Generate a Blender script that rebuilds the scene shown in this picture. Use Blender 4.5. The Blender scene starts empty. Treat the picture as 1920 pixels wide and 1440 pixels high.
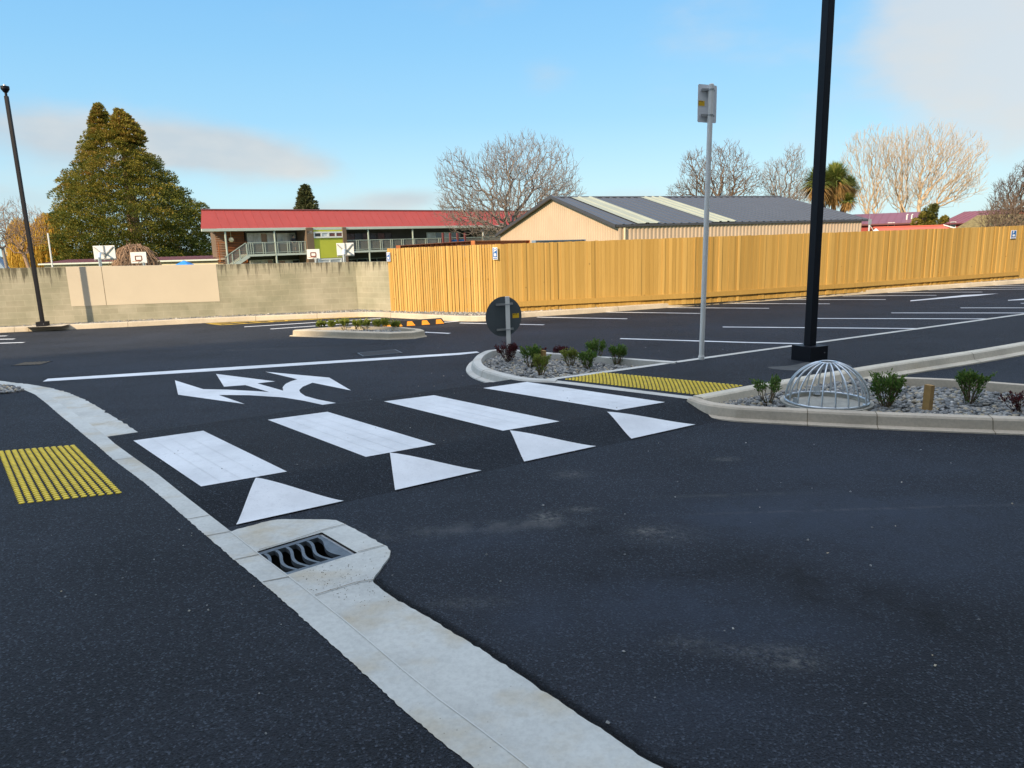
import bpy, bmesh, math, random
import numpy as np
from mathutils import Vector, Matrix
from mathutils.geometry import tessellate_polygon
R = math.radians
random.seed(7)
scene = bpy.context.scene
COL = scene.collection

# ------------------------------------------------------------------ camera
F_PX, PITCH, ROLL, H = 1330.0, R(11.4), R(-1.71), 1.80
fw = Vector((0, math.cos(PITCH), -math.sin(PITCH)))
up0 = Vector((0, math.sin(PITCH), math.cos(PITCH)))
rt0 = Vector((1, 0, 0))
rt = rt0 * math.cos(ROLL) + up0 * math.sin(ROLL)
up = -rt0 * math.sin(ROLL) + up0 * math.cos(ROLL)
CAM = Vector((0, 0, H))
cd = bpy.data.cameras.new('camera')
cam = bpy.data.objects.new('camera', cd)
COL.objects.link(cam)
M = Matrix((rt, up, -fw)).transposed().to_4x4()
M.translation = CAM
cam.matrix_world = M
cd.sensor_width = 36
cd.lens = 36 * F_PX / 1920
cd.clip_end = 2000
scene.camera = cam

# photogrammetry: a pixel of the photograph -> a point of the place
def ray(x, y):
    return fw + rt * ((x - 960) / F_PX) - up * ((y - 720) / F_PX)
def G(x, y, z=0.0):
    d = ray(x, y)
    t = (H - z) / -d.z
    return Vector((d.x * t, d.y * t, z))
def V(x, y, Y):
    d = ray(x, y)
    t = Y / d.y
    return Vector((d.x * t, Y, H + d.z * t))
class Plane:                       # vertical plane through a, b (plan), shifted back by off
    def __init__(s, a, b, off=0.0):
        s.u = Vector((b.x - a.x, b.y - a.y, 0)).normalized()
        s.n = Vector((-s.u.y, s.u.x, 0))          # away from camera
        s.o = Vector((a.x, a.y, 0)) + s.n * off
    def hit(s, x, y):
        d = ray(x, y)
        t = (s.o - CAM).dot(s.n) / d.dot(s.n)
        p = CAM + d * t
        return (p - s.o).dot(s.u), p.z
    def at(s, a, z, off=0.0):
        return s.o + s.u * a + s.n * off + Vector((0, 0, z))

# ------------------------------------------------------------------ objects
def link(name, me, mat=None, parent=None, loc=None):
    o = bpy.data.objects.new(name, me)
    COL.objects.link(o)
    if mat is not None and me is not None:
        me.materials.append(mat)
    if parent is not None:
        o.parent = parent
    if loc is not None:
        o.location = loc
    return o
def tag(o, label=None, cat=None, group=None, kind=None):
    if label: o['label'] = label
    if cat: o['category'] = cat
    if group: o['group'] = group
    if kind: o['kind'] = kind
    return o
def thing(name, label, cat, loc=(0, 0, 0), rz=0.0, group=None):
    o = bpy.data.objects.new(name, None)
    o.empty_display_size = .2
    COL.objects.link(o)
    o.location = loc
    o.rotation_euler = (0, 0, rz)
    return tag(o, label, cat, group)

class MB:
    def __init__(s):
        s.v = []; s.f = []; s.c = []; s.cur = 0.5
    def face(s, pts):
        n = len(s.v)
        s.v += [tuple(p) for p in pts]
        s.f.append(tuple(range(n, n + len(pts))))
        s.c.append(s.cur)
    def raw(s, vs, fs):
        n = len(s.v)
        s.v += [tuple(p) for p in vs]
        for f in fs:
            s.f.append(tuple(i + n for i in f)); s.c.append(s.cur)
    def hexa(s, b, t):             # b, t: 4 bottom, 4 top points (ccw)
        s.raw(list(b) + list(t), [(3, 2, 1, 0), (4, 5, 6, 7), (0, 1, 5, 4), (1, 2, 6, 5), (2, 3, 7, 6), (3, 0, 4, 7)])
    def box(s, c, size, M=None):
        x, y, z = size[0] / 2, size[1] / 2, size[2] / 2
        p = [Vector(q) for q in ((-x, -y, -z), (x, -y, -z), (x, y, -z), (-x, y, -z), (-x, -y, z), (x, -y, z), (x, y, z), (-x, y, z))]
        if M is not None: p = [M @ q for q in p]
        p = [q + Vector(c) for q in p]
        s.hexa(p[:4], p[4:])
    def beam(s, a, b, w, h, upv=Vector((0, 0, 1))):
        a = Vector(a); b = Vector(b); d = (b - a).normalized()
        sd = d.cross(upv)
        if sd.length < 1e-4: sd = Vector((1, 0, 0))
        sd.normalize(); u = sd.cross(d)
        sd = sd * (w / 2); u = u * (h / 2)
        s.hexa([a - sd - u, a + sd - u, b + sd - u, b - sd - u], [a - sd + u, a + sd + u, b + sd + u, b - sd + u])
    def tube(s, pts, rad, n=8, cap=True):
        pts = [Vector(p) for p in pts]
        m = len(pts)
        rads = rad if isinstance(rad, (list, tuple)) else [rad] * m
        base = len(s.v)
        prev = None
        for i, p in enumerate(pts):
            d = (pts[min(i + 1, m - 1)] - pts[max(i - 1, 0)])
            if d.length < 1e-9: d = Vector((0, 0, 1))
            d.normalize()
            if prev is None:
                a = d.cross(Vector((0, 0, 1)))
                if a.length < .05: a = d.cross(Vector((1, 0, 0)))
            else:
                a = prev - d * prev.dot(d)
                if a.length < 1e-5: a = d.cross(Vector((0, 1, 0)))
            a.normalize(); prev = a
            b = d.cross(a)
            for k in range(n):
                t = 2 * math.pi * k / n
                s.v.append(tuple(p + (a * math.cos(t) + b * math.sin(t)) * rads[i]))
        for i in range(m - 1):
            for k in range(n):
                k2 = (k + 1) % n
                s.f.append((base + i * n + k, base + i * n + k2, base + (i + 1) * n + k2, base + (i + 1) * n + k)); s.c.append(s.cur)
        if cap:
            s.f.append(tuple(base + k for k in reversed(range(n)))); s.c.append(s.cur)
            s.f.append(tuple(base + (m - 1) * n + k for k in range(n))); s.c.append(s.cur)
    def poly(s, loops, zoff=0.0):  # filled polygon (first loop) with holes
        loops = [[Vector(p) for p in l] for l in loops]
        flat = [p for l in loops for p in l]
        tris = tessellate_polygon([[Vector((p.x, p.y, 0)) for p in l] for l in loops])
        n = len(s.v)
        s.v += [(p.x, p.y, p.z + zoff) for p in flat]
        for t in tris:
            a, b, c = (flat[i] for i in t)
            if (b - a).to_2d().cross((c - a).to_2d()) < 0: t = (t[0], t[2], t[1])
            s.f.append(tuple(i + n for i in t)); s.c.append(s.cur)
    def prism(s, loop, z0, z1):
        loop = [Vector(p) for p in loop]
        area = sum(a.x * b.y - b.x * a.y for a, b in zip(loop, loop[1:] + loop[:1]))
        if area < 0: loop = loop[::-1]
        s.poly([[Vector((p.x, p.y, z1)) for p in loop]])
        for a, b in zip(loop, loop[1:] + loop[:1]):
            s.face([(a.x, a.y, z0), (b.x, b.y, z0), (b.x, b.y, z1), (a.x, a.y, z1)])
    def sweep(s, path, prof, closed=False, caps=True):   # prof: (offset to the left, z)
        path = [Vector((p[0], p[1], 0)) for p in path]
        m = len(path); base = len(s.v); k = len(prof)
        for i, p in enumerate(path):
            if closed:
                d1 = (p - path[i - 1]).normalized(); d2 = (path[(i + 1) % m] - p).normalized()
            else:
                d1 = (p - path[i - 1]).normalized() if i > 0 else None
                d2 = (path[i + 1] - p).normalized() if i < m - 1 else None
                d1 = d1 or d2; d2 = d2 or d1
            n1 = Vector((-d1.y, d1.x, 0)); n2 = Vector((-d2.y, d2.x, 0))
            n = (n1 + n2).normalized(); sc = 1 / max(.4, n.dot(n1))
            for (o, z) in prof:
                q = p + n * (o * sc); s.v.append((q.x, q.y, z))
        for i in range(m if closed else m - 1):
            j = (i + 1) % m
            for t in range(k - 1):
                s.f.append((base + i * k + t, base + j * k + t, base + j * k + t + 1, base + i * k + t + 1)); s.c.append(s.cur)
        if caps and not closed:
            s.f.append(tuple(base + t for t in range(k))); s.c.append(s.cur)
            s.f.append(tuple(base + (m - 1) * k + t for t in reversed(range(k)))); s.c.append(s.cur)
    def build(s, name, mat, parent=None, smooth=False, attr=False, loc=None, fix=False):
        me = bpy.data.meshes.new(name)
        me.from_pydata(s.v, [], s.f)
        if fix:
            b = bmesh.new(); b.from_mesh(me); bmesh.ops.remove_doubles(b, verts=b.verts, dist=1e-5); bmesh.ops.recalc_face_normals(b, faces=b.faces); b.to_mesh(me); b.free()
        if attr and not fix:
            a = me.attributes.new('rnd', 'FLOAT', 'FACE')
            a.data.foreach_set('value', s.c)
        if smooth: me.shade_smooth()
        me.update()
        return link(name, me, mat, parent, loc)

def spline(pts, n=6, closed=False):
    pts = [Vector(p) for p in pts]; out = []; m = len(pts)
    rng = range(m) if closed else range(m - 1)
    for i in rng:
        if closed: p0, p1, p2, p3 = pts[i - 1], pts[i], pts[(i + 1) % m], pts[(i + 2) % m]
        else: p0, p1, p2, p3 = pts[max(i - 1, 0)], pts[i], pts[i + 1], pts[min(i + 2, m - 1)]
        for k in range(n):
            t = k / n
            out.append(0.5 * ((2 * p1) + (p2 - p0) * t + (2 * p0 - 5 * p1 + 4 * p2 - p3) * t * t + (3 * p1 - p0 - 3 * p2 + p3) * t ** 3))
    if not closed: out.append(pts[-1])
    return out
def GP(px, z=0.0, sm=0, closed=False):
    p = [G(x, y, z) for x, y in px]
    return spline(p, sm, closed) if sm else p

# ------------------------------------------------------------------ materials
MATS = {}
class NT:
    def __init__(s, name):
        s.m = bpy.data.materials.new(name); s.m.use_nodes = True
        s.t = s.m.node_tree; s.n = s.t.nodes; s.b = s.n['Principled BSDF']
        s.tc = s.n.new('ShaderNodeTexCoord')
    def w(s, a, b): s.t.links.new(a, b)
    def noise(s, scale, detail=4, rough=.55, vec=None, sc=None, out='Fac'):
        n = s.n.new('ShaderNodeTexNoise'); n.inputs['Scale'].default_value = scale
        n.inputs['Detail'].default_value = detail; n.inputs['Roughness'].default_value = rough
        v = vec or s.tc.outputs['Object']
        if sc:
            mp = s.n.new('ShaderNodeMapping'); mp.inputs['Scale'].default_value = sc; s.w(v, mp.inputs['Vector']); v = mp.outputs[0]
        s.w(v, n.inputs['Vector']); return n.outputs[out]
    def vor(s, scale, out='Distance', vec=None, feat='F1'):
        n = s.n.new('ShaderNodeTexVoronoi'); n.feature = feat; n.inputs['Scale'].default_value = scale
        s.w(vec or s.tc.outputs['Object'], n.inputs['Vector']); return n.outputs[out]
    def ramp(s, fac, stops):
        n = s.n.new('ShaderNodeValToRGB'); r = n.color_ramp
        r.elements[0].position = stops[0][0]; r.elements[0].color = (*stops[0][1], 1)
        r.elements[1].position = stops[-1][0]; r.elements[1].color = (*stops[-1][1], 1)
        for p, c in stops[1:-1]:
            e = r.elements.new(p); e.color = (*c, 1)
        s.w(fac, n.inputs['Fac']); return n.outputs['Color']
    def mix(s, fac, a, b, mode='MIX'):
        n = s.n.new('ShaderNodeMix'); n.data_type = 'RGBA'; n.blend_type = mode
        for v, i in ((fac, n.inputs[0]), (a, n.inputs[6]), (b, n.inputs[7])):
            if isinstance(v, (int, float)): i.default_value = v
            elif isinstance(v, tuple): i.default_value = (*v, 1)
            else: s.w(v, i)
        return n.outputs[2]
    def math(s, op, a, b=0.0, clamp=False):
        n = s.n.new('ShaderNodeMath'); n.operation = op; n.use_clamp = clamp
        for v, i in ((a, n.inputs[0]), (b, n.inputs[1])):
            if isinstance(v, (int, float)): i.default_value = v
            else: s.w(v, i)
        return n.outputs[0]
    def bump(s, h, strength=.3, dist=.01):
        n = s.n.new('ShaderNodeBump'); n.inputs['Strength'].default_value = strength; n.inputs['Distance'].default_value = dist
        s.w(h, n.inputs['Height']); s.w(n.outputs[0], s.b.inputs['Normal'])
    def set(s, col=None, rough=None, spec=None, metal=None):
        for v, k in ((col, 'Base Color'), (rough, 'Roughness'), (spec, 'Specular IOR Level'), (metal, 'Metallic')):
            if v is None: continue
            if isinstance(v, (int, float)): s.b.inputs[k].default_value = v
            elif isinstance(v, tuple): s.b.inputs[k].default_value = (*v, 1)
            else: s.w(v, s.b.inputs[k])
        return s.m
    def sep(s):
        n = s.n.new('ShaderNodeSeparateXYZ'); s.w(s.tc.outputs['Object'], n.inputs[0]); return n.outputs
    def attr(s):
        n = s.n.new('ShaderNodeAttribute'); n.attribute_name = 'rnd'; return n.outputs['Fac']

def simple(name, col, rough=.6, var=.12, scale=3.0, bump=0.0, metal=0.0, spec=.4, fine=None):
    t = NT(name)
    n = t.noise(scale, 5, .6)
    c = t.ramp(n, [(.3, tuple(v * (1 - var) for v in col)), (.7, tuple(min(1, v * (1 + var)) for v in col))])
    t.set(c, rough, spec, metal)
    if bump: t.bump(t.noise(fine or scale * 20, 3), bump, .01)
    MATS[name] = t.m
    return t.m

def marks(t, c):
    # scuffs, dusty patches and damp spots of the surface, each at its own place on the ground
    wn = t.noise(5.0, 6, .7); wf = t.noise(26, 5, .75); sx = t.sep()
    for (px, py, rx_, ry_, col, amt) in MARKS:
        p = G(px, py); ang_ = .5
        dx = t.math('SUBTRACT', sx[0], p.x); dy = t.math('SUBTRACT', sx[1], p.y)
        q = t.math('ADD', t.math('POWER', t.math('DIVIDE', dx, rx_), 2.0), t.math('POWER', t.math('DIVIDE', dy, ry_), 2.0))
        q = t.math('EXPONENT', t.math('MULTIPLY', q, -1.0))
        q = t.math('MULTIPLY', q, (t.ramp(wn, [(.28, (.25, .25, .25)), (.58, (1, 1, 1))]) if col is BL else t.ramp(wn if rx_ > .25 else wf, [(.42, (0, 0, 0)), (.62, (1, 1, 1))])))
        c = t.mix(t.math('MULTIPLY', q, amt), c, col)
    return c
LT, DK = (.20, .195, .18), (.006, .006, .007)
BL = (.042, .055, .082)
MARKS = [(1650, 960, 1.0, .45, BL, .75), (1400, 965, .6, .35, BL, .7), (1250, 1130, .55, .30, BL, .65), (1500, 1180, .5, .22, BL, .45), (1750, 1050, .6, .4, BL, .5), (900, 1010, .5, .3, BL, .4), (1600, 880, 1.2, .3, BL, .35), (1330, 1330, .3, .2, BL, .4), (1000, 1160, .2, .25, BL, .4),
         (1400, 1050, .22, .14, DK, .8), (1480, 1075, .26, .14, DK, .9), (1580, 1110, .30, .14, DK, .9), (1700, 1145, .32, .14, DK, .8), (1830, 1180, .35, .14, DK, .7), (1350, 925, .4, .1, DK, .5), (1480, 910, .3, .1, DK, .5),
         (1025, 971, .09, .10, LT, .95), (1211, 995, .08, .05, LT, .8), (1245, 1001, .2, .13, LT, .3), (960, 985, .5, .08, LT, .3), (1090, 955, .1, .05, LT, .6), (1120, 995, .10, .07, DK, .9), (1172, 1034, .17, .06, DK, .95), (1300, 1077, .22, .05, DK, .95), (1110, 1080, .1, .08, DK, .7),
         (1480, 1235, .14, .08, LT, .40), (1400, 1220, .2, .05, LT, .28), (1290, 1205, .12, .05, LT, .3), (1500, 1245, .06, .03, LT, .6), (1070, 890, .12, .08, LT, .5), (1360, 861, .10, .05, LT, .6), (1370, 928, .5, .03, LT, .25), (1600, 955, 1.2, .02, LT, .3), (760, 1000, .5, .08, LT, .25), (880, 1130, .2, .06, LT, .25),
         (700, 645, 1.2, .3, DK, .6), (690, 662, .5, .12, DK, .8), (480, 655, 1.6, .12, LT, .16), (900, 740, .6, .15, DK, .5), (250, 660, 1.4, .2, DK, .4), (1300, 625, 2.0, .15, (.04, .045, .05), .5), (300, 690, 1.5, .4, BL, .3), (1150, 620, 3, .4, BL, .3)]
def asphalt(name, base, seed=0.0, light=.18, dark=.62):
    t = NT(name)
    mp = t.n.new('ShaderNodeMapping'); mp.inputs['Location'].default_value = (seed, seed * 1.7, 0); t.w(t.tc.outputs['Object'], mp.inputs[0])
    v = mp.outputs[0]
    big = t.noise(.55, 5, .6, v)
    sweepn = t.noise(1.0, 4, .6, v, (.25, 1.6, 1))
    fine = t.noise(95, 3, .7, v)
    vr = t.vor(120, 'Distance', v)
    cell = t.vor(120, 'Color', v)
    c = t.ramp(big, [(.30, tuple(x * .62 for x in base)), (.5, base), (.70, tuple(x * 1.45 for x in base))])
    c = t.mix(t.math('MULTIPLY', t.ramp(sweepn, [(.45, (0, 0, 0)), (.75, (1, 1, 1))]), .5), c, tuple(x * 1.55 for x in base))
    st = t.noise(.8, 6, .7, v)
    c = t.mix(t.math('MULTIPLY', t.ramp(st, [(.60, (0, 0, 0)), (.68, (1, 1, 1))]), dark * .5), c, tuple(x * .35 for x in base))
    c = t.mix(t.math('MULTIPLY', t.ramp(fine, [(.35, (0, 0, 0)), (.75, (1, 1, 1))]), .6), tuple(x * .55 for x in base), c) if False else c
    # bright and dark aggregate
    sepc = t.n.new('ShaderNodeSeparateColor'); t.w(cell, sepc.inputs[0])
    hi = t.ramp(sepc.outputs[0], [(.80, (0, 0, 0)), (.97, (1, 1, 1))])
    c = t.mix(t.math('MULTIPLY', hi, light), c, (.14, .165, .21))
    lo = t.ramp(fine, [(.38, (1, 1, 1)), (.52, (0, 0, 0))])
    c = t.mix(t.math('MULTIPLY', lo, .8), c, tuple(x * .3 for x in base))
    vs = t.vor(14, 'Distance', v)
    sp = t.ramp(vs, [(.03, (1, 1, 1)), (.045, (0, 0, 0))])
    c = t.mix(t.math('MULTIPLY', sp, .3), c, (.30, .29, .27))
    dust = t.ramp(t.noise(1.7, 7, .75, v), [(.66, (0, 0, 0)), (.80, (1, 1, 1))])
    c = t.mix(t.math('MULTIPLY', dust, .35), c, (.17, .165, .155))
    c = marks(t, c) if name == 'asphalt' else c
    t.set(c, .80, .24)
    h = t.math('ADD', t.math('MULTIPLY', vr, .8), t.math('MULTIPLY', fine, .7))
    t.bump(h, 1.0, .009)
    MATS[name] = t.m
    return t.m

def _dummy(): pass
def concrete(name, base, stain=(.30, .25, .17), amt=.35, sc=1.0):
    t = NT(name)
    a = t.noise(1.3 * sc, 6, .62)
    c = t.ramp(a, [(.32, tuple(x * .82 for x in base)), (.5, base), (.68, tuple(min(1, x * 1.12) for x in base))])
    s2 = t.ramp(t.noise(2.2 * sc, 5, .6, sc=(1, 1.4, 1)), [(.50, (0, 0, 0)), (.72, (1, 1, 1))])
    c = t.mix(t.math('MULTIPLY', s2, amt), c, stain)
    g = t.ramp(t.noise(38, 4, .65), [(.35, (.88, .88, .88)), (.6, (1, 1, 1))])
    c = t.mix(1.0, c, g, 'MULTIPLY')
    vs = t.vor(24, 'Distance')
    rn = t.noise(3.0, 3)
    th = t.math('MULTIPLY', t.ramp(vs, [(.05, (1, 1, 1)), (.08, (0, 0, 0))]), t.ramp(rn, [(.45, (0, 0, 0)), (.6, (1, 1, 1))]))
    c = t.mix(t.math('MULTIPLY', th, .6), c, (.12, .10, .08))
    t.set(c, .85, .3)
    t.bump(t.noise(120, 4, .7), .25, .003)
    MATS[name] = t.m
    return t.m

asphalt('asphalt', (.023, .027, .036), 0, .42)
asphalt('asphalt_path', (.021, .0245, .032), 13.0, .42)
asphalt('asphalt_hump', (.0145, .0165, .0215), 31.0, .36)
concrete('kerb_concrete', (.62, .60, .55), (.50, .43, .33), .4)
concrete('kerb_warm', (.58, .50, .38), (.50, .40, .27), .3)
concrete('dish_concrete', (.58, .585, .55), (.50, .42, .29), .75)
concrete('bed_concrete', (.60, .51, .40), (.36, .30, .22), .4)
concrete('path_kerb_lit', (.68, .61, .49), (.62, .50, .33), .4)  # paler copy of the kerb concrete, warm light put into its colour

def paint(name, col, wear=.25):
    t = NT(name)
    n = t.noise(70, 4, .7); b = t.noise(1.5, 5, .6)
    c = t.ramp(b, [(.3, tuple(x * .78 for x in col)), (.62, col)])
    gm = t.noise(9, 6, .75); c = t.mix(t.math('MULTIPLY', t.ramp(gm, [(.52, (0, 0, 0)), (.70, (1, 1, 1))]), .30), c, tuple(x * .62 for x in col))
    st = t.noise(1.0, 4, .6, sc=(3, 3, 3))
    c = t.mix(t.math('MULTIPLY', t.ramp(n, [(.28, (1, 1, 1)), (.42, (0, 0, 0))]), wear), c, tuple(x * .45 for x in col))
    d = t.ramp(t.vor(9, 'Distance'), [(.03, (1, 1, 1)), (.045, (0, 0, 0))])
    c = t.mix(t.math('MULTIPLY', d, .7), c, (.1, .09, .08))
    t.set(c, .65, .3); t.bump(n, .35, .003)
    MATS[name] = t.m
paint('white_paint', (.79, .80, .815), .4)
paint('old_white_paint', (.73, .74, .75), .35)
paint('yellow_paint', (.62, .40, .05))
simple('tactile_yellow', (.80, .57, .03), .5, .16, 9)
simple('gravel_base', (.20, .195, .185), .95, .3, 14, .6)
simple('black_steel', (.007, .008, .013), .5, .1, 2, spec=.25)
simple('post_steel', (.80, .78, .74), .5, .05, 4)
simple('sign_back_white', (.78, .78, .80), .45, .05, 4)
simple('sign_back_grey', (.085, .10, .108), .5, .08, 6)
simple('bracket_steel', (.45, .45, .45), .4, .1, 20, metal=.7)
simple('sticker_orange', (.85, .50, .02), .5, .05, 5)
simple('sticker_print', (.06, .04, .01), .6, .05, 5)
simple('galvanised', (.62, .66, .70), .38, .12, 9, metal=.75)
simple('peg_wood', (.42, .25, .09), .8, .15, 12, .3)
simple('rubber_black', (.02, .02, .023), .7, .15, 8)
simple('reflect_orange', (.95, .35, .03), .45, .05, 4)
simple('iron_grate', (.13, .15, .17), .5, .2, 16, .2, metal=.35)
simple('pit_dark', (.045, .04, .032), .95, .3, 6)
simple('joint_dark', (.20, .16, .11), .9, .2, 10)
simple('grass', (.06, .085, .025), .95, .3, 1.0, .5)
simple('roof_red', (.36, .046, .034), .5, .07, .8)
simple('roof_plum', (.20, .06, .08), .45, .1, .8)
simple('red_wall', (.36, .06, .045), .7, .1, .8)
simple('roof_orange', (.55, .12, .07), .6, .1, .8)
simple('gutter_pale', (.55, .60, .52), .5, .05, 3)
simple('wall_dark', (.075, .072, .068), .8, .1, 1)
simple('wall_khaki', (.20, .165, .115), .8, .1, 1)
simple('brown_column', (.17, .12, .08), .8, .1, 1)
simple('lime_panel', (.53, .55, .06), .6, .05, 1)
simple('slat_wood', (.33, .12, .05), .7, .2, 3)
simple('slat_light', (.50, .36, .24), .7, .2, 3)
simple('frame_white', (.72, .74, .70), .5, .03, 1)
simple('rail_green', (.40, .46, .40), .5, .05, 3)
simple('cream_wall', (.66, .58, .40), .8, .08, 1)
simple('roof_maroon', (.16, .05, .05), .6, .1, 1)
simple('board_white', (.74, .75, .73), .5, .03, 2)
simple('canopy_blue', (.02, .22, .60), .6, .08, 1)
simple('canopy_white', (.75, .75, .72), .6, .04, 1)
simple('rust_steel', (.36, .11, .035), .65, .2, 3)
simple('rust_orange', (.48, .17, .06), .6, .15, 3)
simple('beam_blue', (.25, .33, .42), .45, .1, 3, metal=.3)
simple('arris', (.62, .62, .58), .8, .05, 4)
simple('lamp_globe', (.80, .68, .45), .4, .02, 1)
simple('skin', (.45, .28, .20), .6, .05, 5)
simple('dark_cloth', (.03, .03, .035), .9, .1, 5)
simple('grey_cloth', (.18, .17, .15), .9, .1, 5)
simple('far_wall', (.42, .40, .36), .9, .08, 1)
simple('sign_blue', (.01, .13, .42), .45, .03, 2)
simple('sign_white', (.85, .87, .88), .45, .02, 2)
simple('moss_roof', (.20, .16, .07), .95, .35, 5, .5)
simple('ring_concrete', (.40, .38, .33), .9, .15, 8, .3)
simple('plaster_pink', (.60, .525, .40), .8, .04, 1.2)

def glass(name, col, rough=.05):
    t = NT(name)
    c = t.ramp(t.noise(.9, 3), [(.35, tuple(x * .5 for x in col)), (.65, col)])
    t.set(c, rough, .9); MATS[name] = t.m
glass('glass_dark', (.05, .055, .06))
glass('glass_sky', (.80, .86, .88), .2)  # sky reflection painted into the pane colour
glass('glass_red', (.22, .08, .07), .15)
def mesh_mat():
    t = NT('mesh_panel'); t.set((.26, .26, .23), .5, .3)
    t.b.inputs['Alpha'].default_value = .55; MATS['mesh_panel'] = t.m
mesh_mat()

def timber(name, a, b, zs=1.0):
    t = NT(name)
    r = t.attr()
    c = t.ramp(r, [(0, a), (1, b)])
    g = t.noise(1.0, 6, .7, sc=(26, 26, .9))
    c = t.mix(t.math('MULTIPLY', t.ramp(g, [(.40, (0, 0, 0)), (.70, (1, 1, 1))]), .28), c, tuple(x * .6 for x in a))
    k = t.ramp(t.vor(2.6, 'Distance'), [(.04, (1, 1, 1)), (.07, (0, 0, 0))])
    c = t.mix(t.math('MULTIPLY', k, .5), c, (.10, .04, .01))
    t.set(c, .75, .3); t.bump(g, .2, .005)
    MATS[name] = t.m
timber('timber_a', (.50, .295, .075), (.67, .425, .135))
timber('timber_b', (.46, .28, .07), (.63, .40, .115))

def blockwall():
    t = NT('block_wall')
    sx = t.sep(); cb = t.n.new('ShaderNodeCombineXYZ'); t.w(sx[0], cb.inputs[0]); t.w(sx[2], cb.inputs[1])
    br = t.n.new('ShaderNodeTexBrick'); t.w(cb.outputs[0], br.inputs['Vector'])
    br.inputs['Scale'].default_value = 1.0
    br.inputs['Brick Width'].default_value = .42; br.inputs['Row Height'].default_value = .142
    br.inputs['Mortar Size'].default_value = .006; br.inputs['Mortar Smooth'].default_value = .4; br.inputs['Bias'].default_value = 0
    br.inputs['Color1'].default_value = (.37, .35, .275, 1); br.inputs['Color2'].default_value = (.415, .395, .315, 1)
    br.inputs['Mortar'].default_value = (.47, .44, .35, 1)
    c = br.outputs['Color']
    big = t.ramp(t.noise(1.1, 6, .65), [(.35, (.72, .74, .66)), (.65, (1.08, 1.05, 1.0))])
    c = t.mix(1.0, c, big, 'MULTIPLY')
    ln = t.noise(1.0, 4, .7, sc=(9, 9, .8))
    # run-down stains from the top of the wall: irregular drips
    zt = t.math('SUBTRACT', sx[2], 1.0)
    dr = t.math('ADD', t.math('MULTIPLY', zt, 1.25), t.math('MULTIPLY', t.math('SUBTRACT', ln, .5), 2.6))
    m = t.ramp(dr, [(.30, (0, 0, 0)), (.62, (1, 1, 1))])
    c = t.mix(t.math('MULTIPLY', m, .78), c, (.055, .05, .035))
    t.set(c, .9, .2); t.bump(br.outputs['Fac'], -.4, .01)
    MATS['block_wall'] = t.m
blockwall()

def corrugated(name, col, var=.06):
    simple(name, col, .55, var, .7)
corrugated('shed_wall', (.54, .41, .29)); corrugated('shed_roof', (.062, .064, .072)); corrugated('skylight', (.34, .35, .26))
MATS['shed_roof'].node_tree.nodes['Principled BSDF'].inputs['Roughness'].default_value = .45

def leafmat(name, cols, rough=.65, trans=.25):
    t = NT(name)
    c = t.ramp(t.attr(), [(i / (len(cols) - 1), c) for i, c in enumerate(cols)])
    t.set(c, rough, .25)
    if trans:
        tr = t.n.new('ShaderNodeBsdfTranslucent'); t.w(c, tr.inputs[0])
        mx = t.n.new('ShaderNodeMixShader'); mx.inputs[0].default_value = trans
        t.w(t.b.outputs[0], mx.inputs[1]); t.w(tr.outputs[0], mx.inputs[2])
        t.w(mx.outputs[0], t.n['Material Output'].inputs[0])
    MATS[name] = t.m
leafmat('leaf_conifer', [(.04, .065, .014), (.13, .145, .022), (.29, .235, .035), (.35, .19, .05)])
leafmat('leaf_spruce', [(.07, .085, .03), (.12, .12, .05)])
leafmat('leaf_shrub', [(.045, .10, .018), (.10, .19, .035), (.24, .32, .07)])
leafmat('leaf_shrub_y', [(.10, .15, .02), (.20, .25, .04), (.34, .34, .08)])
leafmat('leaf_red', [(.03, .008, .012), (.075, .015, .02), (.16, .03, .03)])
leafmat('leaf_willow', [(.45, .26, .03), (.65, .40, .06), (.48, .34, .05)])
leafmat('leaf_palm', [(.10, .15, .03), (.20, .25, .05), (.36, .32, .10)])
leafmat('leaf_palm_dead', [(.34, .20, .07), (.50, .32, .12)])
leafmat('leaf_olive', [(.06, .07, .015), (.14, .13, .02), (.30, .22, .04)])
def barkm(name, c, v=.25): simple(name, c, .9, v, 6, .4)
barkm('bark', (.17, .12, .085)); barkm('bark_warm', (.34, .22, .14)); barkm('bark_pale', (.50, .37, .24)); barkm('bark_grey', (.24, .20, .17))
barkm('stem', (.16, .11, .06)); barkm('bark_dark', (.11, .075, .055))
def pebm():
    t = NT('pebble')
    c = t.ramp(t.attr(), [(0, (.13, .135, .14)), (.35, (.25, .25, .245)), (.7, (.38, .375, .36)), (.93, (.44, .36, .24)), (1, (.62, .60, .56))])
    t.set(c, .8, .3); MATS['pebble'] = t.m
pebm()
mt = MATS

# ------------------------------------------------------------------ light and sky
SUN_EL, SUN_AZ = R(27), math.atan2(-.60, -.80)          # the sun stands behind the camera, to its left
sd = Vector((math.sin(SUN_AZ) * math.cos(SUN_EL), math.cos(SUN_AZ) * math.cos(SUN_EL), math.sin(SUN_EL)))
ld = bpy.data.lights.new('sun', 'SUN'); ld.energy = 2.3; ld.angle = R(.9); ld.color = (1, .80, .55)
lo = bpy.data.objects.new('sun', ld); COL.objects.link(lo)
lo.rotation_euler = (-sd).to_track_quat('-Z', 'Y').to_euler()
lo.location = (0, 0, 30)
w = bpy.data.worlds.new('World'); scene.world = w; w.use_nodes = True
nt = w.node_tree; N = nt.nodes; L = nt.links.new
bg = N['Background']
sky = N.new('ShaderNodeTexSky'); sky.sky_type = 'NISHITA'; sky.sun_disc = False
sky.sun_elevation = SUN_EL; sky.sun_rotation = SUN_AZ % (2 * math.pi)
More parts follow.
